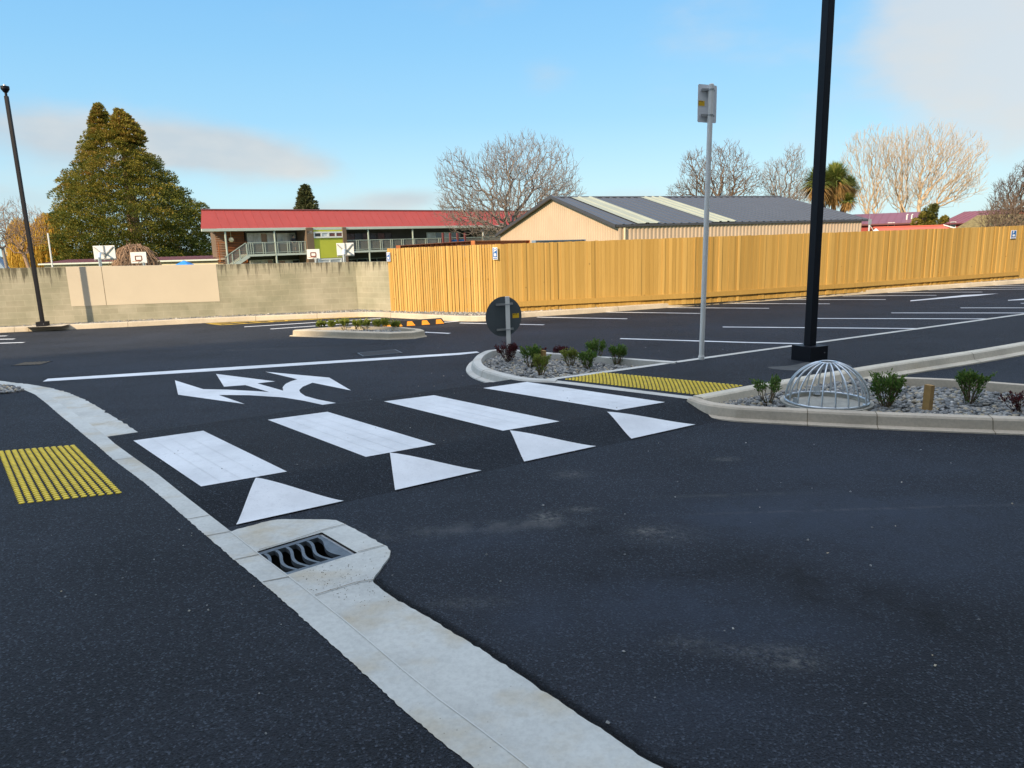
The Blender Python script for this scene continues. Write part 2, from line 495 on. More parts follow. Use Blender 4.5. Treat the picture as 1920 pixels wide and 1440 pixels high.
sky.air_density = 1.0; sky.dust_density = .8; sky.ozone_density = 1.5
tc = N.new('ShaderNodeTexCoord'); sp = N.new('ShaderNodeSeparateXYZ'); L(tc.outputs['Generated'], sp.inputs[0])
def wm(op, a, b=0.0, c=0.0, clamp=False):
    n = N.new('ShaderNodeMath'); n.operation = op; n.use_clamp = clamp
    for v, i in zip((a, b, c), n.inputs):
        if isinstance(v, (int, float)): i.default_value = v
        else: L(v, i)
    return n.outputs[0]
az = wm('ARCTAN2', sp.outputs[0], sp.outputs[1]); el = wm('ARCSINE', sp.outputs[2])
cmb = N.new('ShaderNodeCombineXYZ'); L(az, cmb.inputs[0]); L(wm('MULTIPLY', el, 2.2), cmb.inputs[1])
nz = N.new('ShaderNodeTexNoise'); nz.inputs['Scale'].default_value = 6; nz.inputs['Detail'].default_value = 7; nz.inputs['Roughness'].default_value = .55
L(cmb.outputs[0], nz.inputs['Vector'])
nz3 = N.new('ShaderNodeTexNoise'); nz3.inputs['Scale'].default_value = 9; nz3.inputs['Detail'].default_value = 5; L(cmb.outputs[0], nz3.inputs['Vector'])
total = None
for (a0, e0, sa, se, amp) in [(-20, 6.8, 6, 1.7, .95), (-14.5, 5.6, 3.5, 1.0, .6), (-33, 8.2, 8, 1.8, .85), (-27, 7.2, 5, 1.2, .5), (-32, 3.6, 10, 2.0, .55), (-7.5, 3.5, 4, .8, .75), (-14, 2.6, 6, .8, .6), (37, 15, 10, 6, 1.0), (41, 8, 12, 5, .9), (30, 12, 6, 4, .35),
                              (3.4, 11.5, 2.4, 1.6, .40), (-1, 19, 5, 3, .40), (16, 15, 6, 5, .25), (8, 3, 8, .8, .45), (120, 25, 60, 14, 1.0), (-120, 30, 50, 12, .9), (180, 40, 60, 14, .8)]:
    da = wm('DIVIDE', wm('SUBTRACT', az, R(a0)), R(sa)); de = wm('DIVIDE', wm('SUBTRACT', el, R(e0)), R(se))
    q = wm('ADD', wm('MULTIPLY', da, da), wm('MULTIPLY', de, de))
    g = wm('MULTIPLY', wm('EXPONENT', wm('MULTIPLY', q, -.8)), amp)
    total = g if total is None else wm('ADD', total, g)
mask = wm('MULTIPLY', wm('SUBTRACT', wm('ADD', total, wm('MULTIPLY', wm('SUBTRACT', nz.outputs['Fac'], .5), 1.9)), .12), 1.05, clamp=True)
sm = N.new('ShaderNodeMapRange'); sm.interpolation_type = 'SMOOTHSTEP'; L(mask, sm.inputs[0])
mask = sm.outputs[0]
mask = wm('MULTIPLY', mask, wm('MINIMUM', wm('ADD', wm('MULTIPLY', total, .75), wm('MULTIPLY', nz3.outputs['Fac'], .35)), .85))
KX = .15 * 2 ** 1.35
def lin(c): return tuple((((v / 255) / 12.92) if v < 10 else (((v / 255) + .055) / 1.055) ** 2.4) / KX for v in c)
def wramp(fac, stops):
    n = N.new('ShaderNodeValToRGB'); r = n.color_ramp; mxv = 12.0
    while len(r.elements) < len(stops): r.elements.new(.5)
    for e, (p, c) in zip(r.elements, stops): e.position = p; e.color = (*[v / mxv for v in c], 1)
    L(fac, n.inputs[0]); m_ = N.new('ShaderNodeMix'); m_.data_type = 'RGBA'; m_.blend_type = 'MULTIPLY'; m_.inputs[0].default_value = 1; m_.clamp_result = False
    L(n.outputs[0], m_.inputs[6]); m_.inputs[7].default_value = (mxv, mxv, mxv, 1); return m_.outputs[2]
def wmix(f, a, b):
    n = N.new('ShaderNodeMix'); n.data_type = 'RGBA'
    for v, i in ((f, n.inputs[0]), (a, n.inputs[6]), (b, n.inputs[7])):
        if isinstance(v, (int, float)): i.default_value = v
        elif isinstance(v, tuple): i.default_value = (*v, 1)
        else: L(v, i)
    return n.outputs[2]
ef = wm('DIVIDE', el, R(60), clamp=True)
grad = wramp(ef, [(0, lin((208, 238, 242))), (4 / 60, lin((190, 232, 247))), (9 / 60, lin((158, 214, 247))), (14 / 60, lin((140, 203, 246))), (21 / 60, lin((120, 188, 243))), (.55, lin((112, 182, 240))), (1.0, lin((100, 165, 228)))])
skyc = wmix(.94, sky.outputs[0], grad)
cside = wm('MULTIPLY', wm('ADD', az, R(5)), 1 / R(40), clamp=True)
ccol = wmix(cside, lin((203, 211, 217)), lin((221, 227, 231)))
ccol = wmix(wm('MULTIPLY', wm('SUBTRACT', nz3.outputs['Fac'], .42), 3.0, clamp=True), ccol, lin((228, 226, 222)))
skyc = wmix(mask, skyc, ccol)
# made-up bright cloud overhead, added above the frame to light the shade
oh = N.new('ShaderNodeMapRange'); oh.interpolation_type = 'SMOOTHSTEP'; L(el, oh.inputs[0]); oh.inputs[1].default_value = R(24); oh.inputs[2].default_value = R(52)
nz2 = N.new('ShaderNodeTexNoise'); nz2.inputs['Scale'].default_value = 2.5; nz2.inputs['Detail'].default_value = 6; L(tc.outputs['Generated'], nz2.inputs['Vector'])
OHK = 4.1
ohc = wramp(nz2.outputs['Fac'], [(.35, (OHK * .70, OHK * .80, OHK * .98)), (.65, (OHK, OHK * 1.06, OHK * 1.18))])
skyc = wmix(oh.outputs[0], skyc, ohc)
L(skyc, bg.inputs['Color']); bg.inputs['Strength'].default_value = .15
scene.view_settings.view_transform = 'Standard'; scene.view_settings.look = 'None'
scene.view_settings.exposure = 1.35; scene.view_settings.gamma = 1
scene.render.engine = 'CYCLES'
scene.render.resolution_x = 1024; scene.render.resolution_y = 768
# ================================================================== SETTING
ZP = .10                                   # footpath and crossing table stand 0.1 m above the road
def struct(name, mb, mat, **k):
    o = mb.build(name, mt[mat], **k); o['kind'] = 'structure'; return o
def isect(a, b, c, d):
    r = b - a; s = d - c; den = r.x * s.y - r.y * s.x
    t = ((c.x - a.x) * s.y - (c.y - a.y) * s.x) / den
    return a + r * t

# --- plan lines
wA, wB, wC, fC = G(0, 612, .1), G(672, 580.5, .1), G(734, 583.5, .1), G(935, 586, .1)
fR = [fC, G(1300, 567, .1), G(1600, 546.5, .1), G(1905, 523, .1)]
fEnd = fR[-1] + (fR[-1] - fR[-2]).normalized() * 9
wL = wA + (wA - wB).normalized() * 10
back = [wL, wB, wC] + fR + [fEnd]
ground = MB(); ground.poly([[(-900, -900, -1.2), (900, -900, -1.2), (900, 900, -1.2), (-900, 900, -1.2)]])
struct('ground', ground, 'grass')

crease = [(-120, 706), (-60, 711), (0, 716), (40, 722), (81, 737), (109, 754), (134, 771), (165.6, 793), (201.6, 820), (215, 832), (250, 857.5), (295, 889), (340, 925), (387.5, 962), (432.5, 997), (484, 1038), (540, 1080), (590, 1119), (649, 1166), (700, 1209), (755, 1256), (822.5, 1311), (900, 1368), (987.5, 1436), (1120, 1540), (1500, 1800)]
pathedge = [(-120, 741), (0, 738), (47, 732), (66, 740), (87.5, 757), (112.5, 779), (134, 796), (156, 815), (180, 834), (212, 862), (270, 905), (312, 940), (387.5, 1006), (447.5, 1057.5), (480, 1084), (534, 1130), (572, 1164), (630, 1216), (690, 1270), (747.5, 1324), (822.5, 1387.5), (890, 1440), (1020, 1545), (1400, 1840)]
CR = GP(crease, ZP); PE = GP(pathedge, ZP)
ci = {p: i for i, p in enumerate(crease)}
gTR, gBR = G(603.5, 998, .012), G(670, 1036.7, .012)
c1, c2 = G(470, 1028, ZP), G(545, 1084, ZP)
gTL = isect(gTR, G(481.7, 1034.4, .012), c1, c2); gBL = isect(gBR, G(541, 1076.7, .012), c1, c2)
for p in (gTL, gBL): p.z = .012
hole = [gTL, gTR, gBR, gBL]

lot = MB()
backo = [p + Vector((0, .25, 0)) for p in back]
outer = [Vector((-60, -45, 0)), Vector((60, -45, 0)), Vector((60, backo[-1].y, 0))] + [Vector((p.x, p.y, 0)) for p in reversed(backo)] + [Vector((-60, backo[0].y, 0))]
lot.poly([outer, [Vector((p.x, p.y, 0)) for p in hole]])
for a, b in zip(outer, outer[1:] + outer[:1]): lot.face([(a.x, a.y, -1.3), (b.x, b.y, -1.3), (b.x, b.y, 0), (a.x, a.y, 0)])
struct('car_park_road', lot, 'asphalt')

# --- left footpath, kerb and dish channel
def ragged(pts, amp, step=.03, seed=1):
    rr = random.Random(seed); out = []
    for a, b in zip(pts, pts[1:]):
        n = max(1, int((b - a).length / step)); d = (b - a).normalized(); nn = Vector((-d.y, d.x, 0))
        for k in range(n): out.append(a.lerp(b, k / n) + nn * rr.gauss(0, amp))
    out.append(pts[-1]); return out
near_ = [p for p in PE if .9 < p.y < 9]; i0_ = PE.index(near_[0]); i1_ = PE.index(near_[-1])
PE = PE[:i0_] + ragged(PE[i0_:i1_ + 1], .0018, .018) + PE[i1_ + 1:]
fp = MB(); far = [Vector((-40, -20, ZP)), Vector((-40, PE[0].y, ZP))]
fp.poly([PE + [Vector((PE[-1].x, -20, ZP))] + far])
struct('footpath', fp, 'asphalt_path')
kb = MB()
kb.poly([[p + Vector((0, 0, .003)) for p in PE[1:]] + [p + Vector((0, 0, .003)) for p in reversed(CR)]])
for a, b in zip(CR, CR[1:]):
    kb.face([(a.x, a.y, ZP + .003), (a.x + .003, a.y, ZP - .01), (b.x + .003, b.y, ZP - .01), (b.x, b.y, ZP + .003)])
    kb.face([(a.x + .003, a.y, ZP - .01), (a.x + .02, a.y + .01, 0), (b.x + .02, b.y + .01, 0), (b.x + .003, b.y, ZP - .01)])
struct('kerb', kb, 'dish_concrete')
chan1 = [(-120, 706.5), (-60, 710), (0, 714), (55, 720.5), (94, 727), (125, 735), (156, 748), (187.5, 765), (226.5, 790), (262, 811)]
c = MB()
inner = CR[:ci[(201.6, 820)] + 1]
o1 = ragged(GP(chan1, .012), .006, .06, 3)
c.poly([[Vector((p.x, p.y, .012)) for p in inner] + [Vector((p.x, p.y, .012)) for p in reversed(o1)]])
chan2 = [(432.5, 997), (445, 992), (474, 984.6), (513, 974.6), (560, 973.5), (615, 974), (634, 977), (651, 984.6), (680, 1000), (713, 1018), (728, 1027), (732, 1035), (728, 1046), (713, 1066), (702, 1082), (701, 1092), (734, 1118), (785, 1147.5), (897.5, 1215), (972.5, 1264), (1085, 1339), (1197.5, 1414), (1242.5, 1440), (1380, 1525), (1900, 1850)]
o2 = ragged(GP(chan2[:3], .012), .004, .03, 4)[:-1] + ragged(GP(chan2[2:], .012, 3), .0022, .025, 5)
inner2 = CR[ci[(432.5, 997)]:]
c.poly([[Vector((p.x, p.y, .012)) for p in reversed(o2)] + [Vector((p.x, p.y, .012)) for p in inner2], [p for p in hole]])
for a, b in zip(o2, o2[1:]): c.face([(a.x, a.y, .012), (b.x, b.y, .012), (b.x, b.y, -.02), (a.x, a.y, -.02)])
for a, b in zip(o1, o1[1:]): c.face([(a.x, a.y, .012), (b.x, b.y, .012), (b.x, b.y, -.02), (a.x, a.y, -.02)])
struct('dish_channel', c, 'dish_concrete')
# near-black strip on the asphalt along the channel, fading outwards
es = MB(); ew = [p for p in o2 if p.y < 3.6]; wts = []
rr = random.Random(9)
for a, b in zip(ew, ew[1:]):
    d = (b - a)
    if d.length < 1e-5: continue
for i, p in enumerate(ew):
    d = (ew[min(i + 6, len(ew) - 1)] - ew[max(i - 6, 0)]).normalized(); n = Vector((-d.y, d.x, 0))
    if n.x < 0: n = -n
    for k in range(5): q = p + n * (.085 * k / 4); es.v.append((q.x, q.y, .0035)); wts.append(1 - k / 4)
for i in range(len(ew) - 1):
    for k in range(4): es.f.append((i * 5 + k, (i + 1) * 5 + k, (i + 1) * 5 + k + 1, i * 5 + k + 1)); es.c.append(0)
t = NT('dark_edge'); t.set((.004, .004, .005), .8, .2); t.m.blend_method = 'HASHED'
al = t.math('ADD', t.attr(), t.math('MULTIPLY', t.math('SUBTRACT', t.noise(60, 4, .7), .5), .9)); al = t.math('MULTIPLY', t.math('SUBTRACT', al, .25), 1.5, clamp=True); t.w(al, t.b.inputs['Alpha']); MATS['dark_edge'] = t.m
o = es.build('asphalt_dark_strip', mt['dark_edge']); o['kind'] = 'structure'; at_ = o.data.attributes.new('rnd', 'FLOAT', 'POINT'); at_.data.foreach_set('value', wts)
# tool joints in the concrete
j = MB()
def strip(mb, pts, wd, z=0.0):
    for a, b in zip(pts, pts[1:]):
        d = (b - a).normalized(); n = Vector((-d.y, d.x, 0)) * (wd / 2)
        mb.face([a - n + Vector((0, 0, z)), b - n + Vector((0, 0, z)), b + n + Vector((0, 0, z)), a + n + Vector((0, 0, z))])
for px, z in (([(214, 863.5), (251, 859)], ZP), ([(350, 975), (392, 967.5)], ZP), ([(387.5, 1006), (432, 998)], ZP), ([(441, 1050.5), (486, 1041)], ZP), ([(493, 1092.5), (542, 1083)], ZP), ([(175, 799), (206, 792)], ZP),
              ([(591, 1117), (630, 1105), (667, 1093.5), (701, 1088)], .012), ([(486, 1032), (542.5, 1016), (605, 994.5), (649, 983.5)], .012), ([(671, 1036), (721, 1023.5)], .012), ([(206, 792), (240, 786)], .012)):
    strip(j, GP(px, z), .006, .0065)
cl = [p for p in CR if .8 < p.y < 4.2]
struct('kerb_joint', j, 'joint_dark')
e = MB(); strip(e, [p + Vector((-.002, -.001, 0)) for p in cl], .005, .0055); struct('kerb_arris', e, 'arris')

def joint_at(mb, path, prof, p, wd=.006):
    best = min(range(len(path) - 1), key=lambda i: ((path[i] + path[i + 1]) / 2 - p).to_2d().length)
    a, b = path[best], path[best + 1]; d = (b - a); d.z = 0; d.normalize(); n = Vector((-d.y, d.x, 0)); t = max(0, min(1, (p - a).to_2d().dot(d.to_2d()) / (b - a).to_2d().length)); q = a.lerp(b, t)
    vs = []
    for sgn in (-1, 1):
        for (o, z) in prof: w_ = q + n * (o - (.0015 if n.y > 0 else .0015)) + d * (sgn * wd / 2); vs.append((w_.x, w_.y, z + .0018))
    k = len(prof); fs = [(i, i + k, i + k + 1, i + 1) for i in range(k - 1)]
    mb.raw(vs, fs)

# --- raised crossing table with its ramps
crest = (G(338, 925, ZP), G(1290, 745, ZP)); base = (G(443, 986.5, 0), G(1370, 785.5, 0))
def ldist(p, l):
    d = (l[1] - l[0]); d.z = 0; d.normalize(); q = p - l[0]
    return abs(d.x * q.y - d.y * q.x)
def zramp(p):
    a, b = ldist(p, base), ldist(p, crest)
    f = a / (a + b); s = f * f * (3 - 2 * f)
    return ZP * (.45 * f + .55 * s)
def GR(x, y):
    z = .05
    for _ in range(30): p = G(x, y, z); z = zramp(p)
    return G(x, y, z)
rp = MB()
cl0 = isect(crest[0], crest[1], G(295, 889, ZP), G(387.5, 962, ZP)); bl0 = isect(base[0], base[1], G(387.5, 962, ZP), G(484, 1038, ZP))
cr0 = crest[1] + (crest[1] - crest[0]).normalized() * .02; br0 = base[1] + (base[1] - base[0]).normalized() * .02
NU, NV = 60, 10
for iv in range(NV + 1):
    for iu in range(NU + 1):
        a = cl0.lerp(cr0, iu / NU); b = bl0.lerp(br0, iu / NU); p = b.lerp(a, iv / NV)
        z = zramp(p)
        if iv == 0: p = p - (a - b).normalized() * .012; z = -.002
        elif iv == NV: z = ZP
        rp.v.append((p.x, p.y, z))
for iv in range(NV):
    for iu in range(NU):
        k = iv * (NU + 1) + iu; rp.f.append((k, k + 1, k + NU + 2, k + NU + 1)); rp.c.append(0)
struct('crossing_ramp', rp, 'asphalt_hump', smooth=True)
tb = MB()
fcr = [(925, 716.5), (860, 726), (735, 744), (610, 761), (490, 779), (380, 794.5), (262, 811), (201.6, 820)]
side = [Vector((p.x, p.y, ZP)) for p in CR[ci[(201.6, 820)]:ci[(340, 925)]]] + [Vector((cl0.x, cl0.y, ZP))]
tbl = side + [Vector((cr0.x, cr0.y, ZP))] + GP([(1250, 743), (1125, 728), (1060, 720), (1000, 714), (960, 711)], ZP) + GP(fcr, ZP)[:-1]
tb.poly([tbl])
struct('crossing_table', tb, 'asphalt_hump')
fr = MB(); FC = GP(fcr, ZP)
dn = (FC[0] - FC[-1]).normalized(); dn = Vector((-dn.y, dn.x, 0))
prof = [(0, ZP), (.10, .085), (.22, .05), (.34, .018), (.44, .003)]
for (d0, z0), (d1, z1) in zip(prof, prof[1:]):
    for a, b in zip(FC, FC[1:]):
        fr.face([a + dn * d0 + Vector((0, 0, z0 - ZP)), a + dn * d1 + Vector((0, 0, z1 - ZP)), b + dn * d1 + Vector((0, 0, z1 - ZP)), b + dn * d0 + Vector((0, 0, z0 - ZP))])
struct('crossing_ramp', fr, 'asphalt_hump')
for q in ([(250, 826), (381, 807.5), (538, 884), (377, 912)], [(502, 787), (614, 772), (817, 833), (686, 856.5)], [(720, 752.5), (814, 741), (1049, 790), (943, 807.5)], [(906, 727.5), (988, 716), (1247, 754), (1157, 769)]):
    m = MB(); m.poly([GP(q, ZP + .004)]); struct('zebra_marking', m, 'white_paint')
    m = MB(); p = GP(q, ZP + .0055)
    for f in (.24, .46, .70):
        strip(m, [p[0].lerp(p[1], f), p[3].lerp(p[2], f)], .004)
    struct('zebra_seam', m, 'old_white_paint')
for q in ([(480, 897), (645, 941), (443, 986)], [(731, 850), (903, 883.5), (741, 921)], [(956, 808), (1118, 838), (983, 867)], [(1138, 773), (1304, 797), (1184, 824)]):
    a, b, c_ = (GR(*k) for k in q); m = MB(); n = 14; idx = {}
    for i in range(n + 1):
        for k in range(n + 1 - i):
            p = a * (1 - i / n - k / n) + b * (i / n) + c_ * (k / n); idx[i, k] = len(m.v)
            m.v.append((p.x, p.y, max(zramp(p), .004) + .006))
    for i in range(n):
        for k in range(n - i):
            m.f.append((idx[i, k], idx[i, k + 1], idx[i + 1, k])); m.c.append(0)
            if i + k < n - 1: m.f.append((idx[i + 1, k], idx[i, k + 1], idx[i + 1, k + 1])); m.c.append(0)
    for poly in range(len(m.f)):
        f = m.f[poly]; A, B, C_ = (Vector(m.v[t]) for t in f)
        if (B - A).cross(C_ - A).z < 0: m.f[poly] = f[::-1]
    struct('ramp_triangle_marking', m, 'white_paint', smooth=True)

# --- painted markings on the road
def line(name, a, b, wd=.10, mat='white_paint', z=.004):
    m = MB(); strip(m, [G(*a, z), G(*b, z)], wd); return struct(name, m, mat)
for a, b in (((458, 612.8), (714, 597)), ((507, 616.8), (635, 608.2)), ((635, 608.2), (790, 599.3)), ((796, 622.8), (843, 625)), ((831, 604.3), (862, 601.8)),
             ((862, 605.6), (1020, 609)), ((1007, 594.5), (1176, 597.7)), ((1132, 585), (1314, 587.6)), ((1244, 576.6), (1442, 578)), ((1340, 568.8), (1556, 569.6)),
             ((1460, 561.6), (1661, 561.6)), ((1580, 555), (1756, 553.6)), ((1665, 548.7), (1842, 547.5)), ((1740, 543.6), (1960, 541.6)), ((1802, 539.3), (2000, 537.8)), ((1865, 535.2), (2040, 534)),
             ((1163, 634.8), (1400, 642)), ((1400, 642), (1506, 644.3)), ((1355, 613), (1722, 616)), ((1533, 597), (1860, 597.8)), ((1671, 586.6), (2000, 586.8)), ((1801, 577.2), (2100, 577)), ((1914, 568.6), (2150, 568.5)),
             ((-60, 631), (12.5, 629.8)), ((-60, 637), (27, 635.6)), ((-60, 645.5), (45, 642))):
    line('bay_line_marking', a, b)
m = MB(); m.poly([GP([(80, 715.4), (89.6, 710), (400, 690.2), (860, 661.6), (894, 658.8), (899, 661), (860, 665.3), (400, 695.8)], .004)]); struct('limit_line_marking', m, 'white_paint')
m = MB(); m.poly([GP([(630, 755.5), (596, 749), (572.5, 742.5), (563, 736), (561, 731.5), (567.5, 725), (586, 717.5), (658, 732), (617.5, 708), (497.5, 697), (557.5, 711), (545, 715), (535, 720), (530, 726), (531, 732.5), (482.5, 718.7), (516, 715), (405, 701), (420, 725), (460, 722), (505, 735), (475, 733), (425, 730.5), (381, 729.6), (328, 713), (334, 740), (459, 757.5), (410, 740.5), (467.5, 741), (530, 745), (567.5, 751), (605, 759)], .004)])
struct('turn_arrow_marking', m, 'white_paint')
m = MB(); m.poly([GP([(1707, 563.2), (1797, 554.4), (1806, 553.2), (1873, 550.2), (1832, 554.6), (1800, 557), (1707, 564.8)], .004)]); struct('straight_arrow_marking', m, 'white_paint')
m = MB(); m.poly([GP([(1890, 562.6), (1960, 556.5), (2040, 553.5), (1990, 558.5), (1960, 560.4), (1890, 563.6)], .004)]); struct('straight_arrow_marking', m, 'white_paint')
ya = [G(388, 606.3, .004), G(700, 593.5, .004)]; yb = [G(416, 609.2, .004), G(636, 595.8, .004)]
m = MB(); strip(m, ya, .09); strip(m, yb, .10); strip(m, [ya[0], yb[0]], .09)
for k in range(9):
    f = k / 9; strip(m, [ya[0].lerp(ya[1], f + .02), yb[0].lerp(yb[1], min(1, f + .1))], .07, .002)
struct('yellow_hatch_marking', m, 'yellow_paint')

# --- kerb along wall and fence, gravel strip
KFpx = [(-260, 637), (0, 624), (240, 613), (400, 605), (600, 597), (690, 594.3), (760, 597.3), (860, 602.5), (925, 601.6), (985, 595.2), (1120, 586.7), (1250, 577.3), (1400, 567), (1690, 547), (1920, 531.5), (2150, 515)]
KF = GP(KFpx, 0, 4)
m = MB(); m.sweep(KF, [(0, -.02), (0, .01), (.02, .105), (.035, .12), (.15, .12), (.155, .06)])
struct('boundary_kerb', m, 'kerb_warm')
m = MB(); kf2 = [Vector((p.x, p.y + .12, .1)) for p in KF]
m.poly([kf2 + [Vector((p.x, p.y + .1, .1)) for p in reversed(back)]])
struct('gravel_strip', m, 'gravel_base')
m = MB()
for px in ((26, 623), (240, 613), (56, 621), (595, 597), (480, 601.5), (1160, 584), (1340, 571), (730, 596)):
    joint_at(m, KF, [(0, -.02), (0, .01), (.02, .105), (.035, .12), (.15, .12)], G(px[0], px[1], 0), .01)
struct('kerb_joint', m, 'joint_dark')

# --- middle planting bed
B1px = [(1270, 677.4), (1170, 670.6), (1090, 664.8), (1026.6, 660.3), (980, 656.5), (955, 654.3), (940, 654.2), (914, 656.7), (900.6, 662), (891, 668.6), (887, 679.5), (900.6, 691.7), (941, 704), (982, 711.5), (1040, 714.5)]
B1 = GP(B1px, .12, 5)
m = MB(); m.sweep(B1, [(-.11, -.01), (-.10, .014), (-.03, .03), (-.01, .100), (.01, .12), (.12, .12), (.125, .0)])
struct('planter_kerb', m, 'kerb_concrete')
B1r = GP([(1040, 714.5), (1100, 705), (1270, 680)], .10)
pb1 = B1 + B1r
# path between the beds, flush concrete edging
edge_u = [(1025, 710.5), (1150, 694), (1270, 677.2), (1400, 659), (1530, 641.4), (1722, 615.3), (1920, 588), (2200, 549)]
EU = GP(edge_u, ZP)
K1px = [(1300, 745.5), (1330, 740), (1400, 727), (1495, 710.6), (1589.6, 695), (1671, 682), (1814, 661), (1920, 643), (2200, 594)]
K1 = GP(K1px, ZP, 3)
STpx_u = [(1020, 710.5), (1060, 715), (1125, 722.5), (1250, 738), (1312, 745)]
STpx_l = [(985, 712.5), (1060, 720), (1125, 728), (1250, 743), (1300, 749.5)]
m = MB(); m.poly([[Vector((p.x, p.y, ZP)) for p in GP(STpx_u, ZP)][:-1] + K1 + list(reversed(EU))])
struct('footpath', m, 'asphalt_path')
m = MB(); m.poly([GP(STpx_l, ZP + .003) + list(reversed(GP(STpx_u, ZP + .003)))])
el = [p + Vector((0, 0, .004)) for p in EU]
for a, b in zip(el, el[1:]):
    d = (b - a).normalized(); n = Vector((d.y, -d.x, 0)) * .10
    m.face([a + n, b + n, b, a]); m.face([(a.x, a.y, -.01), a, b, (b.x, b.y, -.01)])
    m.face([(a.x, a.y, a.z), (a.x, a.y, -.01), (b.x, b.y, -.01), (b.x, b.y, b.z)])
struct('flush_edging', m, 'kerb_concrete')
# --- right planting bed kerbs
m = MB(); m.sweep(K1, [(.004, .05), (.0, .122), (-.12, .125), (-.145, .11), (-.175, .035), (-.26, .016), (-.265, -.01)])
struct('path_kerb', m, 'path_kerb_lit')
K2px = [(1290, 747), (1325, 757.3), (1370, 763.3), (1400, 765.6), (1500, 770.5), (1644, 777), (1780, 782), (1920, 786.5), (2300, 798)]
K2 = GP(K2px, .12, 4)
m = MB(); m.sweep(K2, [(-.10, -.01), (-.095, .012), (-.035, .026), (-.012, .105), (.006, .122), (.10, .124), (.105, .0)])
struct('front_kerb', m, 'bed_concrete')
K3 = GP([(1672, 706), (1798, 711), (1920, 720), (2300, 748)], .12, 3)
m = MB(); m.sweep(K3, [(0, 0), (0, .115), (-.01, .122), (-.10, .122), (-.12, .0)])
struct('back_kerb', m, 'bed_concrete')
m = MB()
K2p = [(-.10, -.01), (-.095, .012), (-.035, .026), (-.012, .105), (.006, .122), (.10, .124)]
for a in ((1514, 770.8), (1644, 776.5), (1860, 784)): joint_at(m, K2, K2p, G(a[0], a[1], .12), .007)
joint_at(m, K1, [(.0, .122), (-.12, .125), (-.145, .11), (-.175, .035), (-.26, .016)], G(1814, 661, .12), .008)
joint_at(m, B1, [(-.11, -.01), (-.10, .014), (-.03, .03), (-.01, .100), (.01, .12), (.12, .12)], G(905, 694, .12), .006)
struct('kerb_joint', m, 'joint_dark')
pb2 = K2 + [Vector((p.x, p.y, 0)) for p in reversed(K3)] + list(reversed([p for p in K1 if p.x < K3[0].x]))
def inside(p, poly):
    r = False
    for a, b in zip(poly, poly[1:] + poly[:1]):
        if (a.y > p[1]) != (b.y > p[1]) and p[0] < (b.x - a.x) * (p[1] - a.y) / (b.y - a.y) + a.x: r = not r
    return r
def segd(p, poly):
    p = Vector((p[0], p[1])); best = 9
    for a, b in zip(poly, poly[1:] + poly[:1]):
        a = a.to_2d(); d = b.to_2d() - a; t = max(0, min(1, (p - a).dot(d) / max(d.length_squared, 1e-9))); best = min(best, (p - a - d * t).length)
    return best
for nm, pl in (('gravel_bed', pb1), ('gravel_bed', pb2)):
    m = MB(); m.poly([[Vector((p.x, p.y, .015)) for p in pl]]); struct(nm, m, 'gravel_base')
# dusty spill of concrete round the lamp foot
m = MB(); m.poly([GP([(1440, 688), (1485, 685), (1530, 675), (1562, 678), (1597, 685), (1572, 690), (1520, 695), (1460, 693)], ZP + .003, 4, True)]); 
concrete('spill', (.10, .10, .098), (.05, .05, .05), .5, 3)
struct('concrete_spill', m, 'spill')

# --- far traffic island
ip = GP([(549, 627), (552, 623), (600, 619), (650, 616.5), (770, 617.5), (793, 623), (790, 629), (740, 632), (640, 629.5)], 0)
isl = [G(549, 618.5, .13), G(600, 614.5, .13), G(660, 611, .13), G(745, 612, .13), G(790, 616.5, .13), G(796, 619, .13), G(775, 622.5, .13), G(730, 624.2, .13), G(640, 621.8, .13)]
m = MB(); ccw = list(reversed(isl)) if sum(a.x * b.y - b.x * a.y for a, b in zip(isl, isl[1:] + isl[:1])) < 0 else isl
m.sweep(ccw, [(-.04, -.01), (-.03, .02), (-.005, .02), (0, .115), (.02, .13), (.14, .13), (.145, .05)], closed=True)
struct('island_kerb', m, 'kerb_warm')
m = MB(); m.poly([[Vector((p.x, p.y, .06)) for p in ccw]]); struct('gravel_bed', m, 'gravel_base')
# --- gravel corner at the far left
gl = GP([(-60, 719), (0, 722), (44, 729), (47, 732), (30, 735), (0, 738), (-60, 741)], .106)
m = MB(); m.poly([gl]); struct('gravel_bed', m, 'gravel_base')

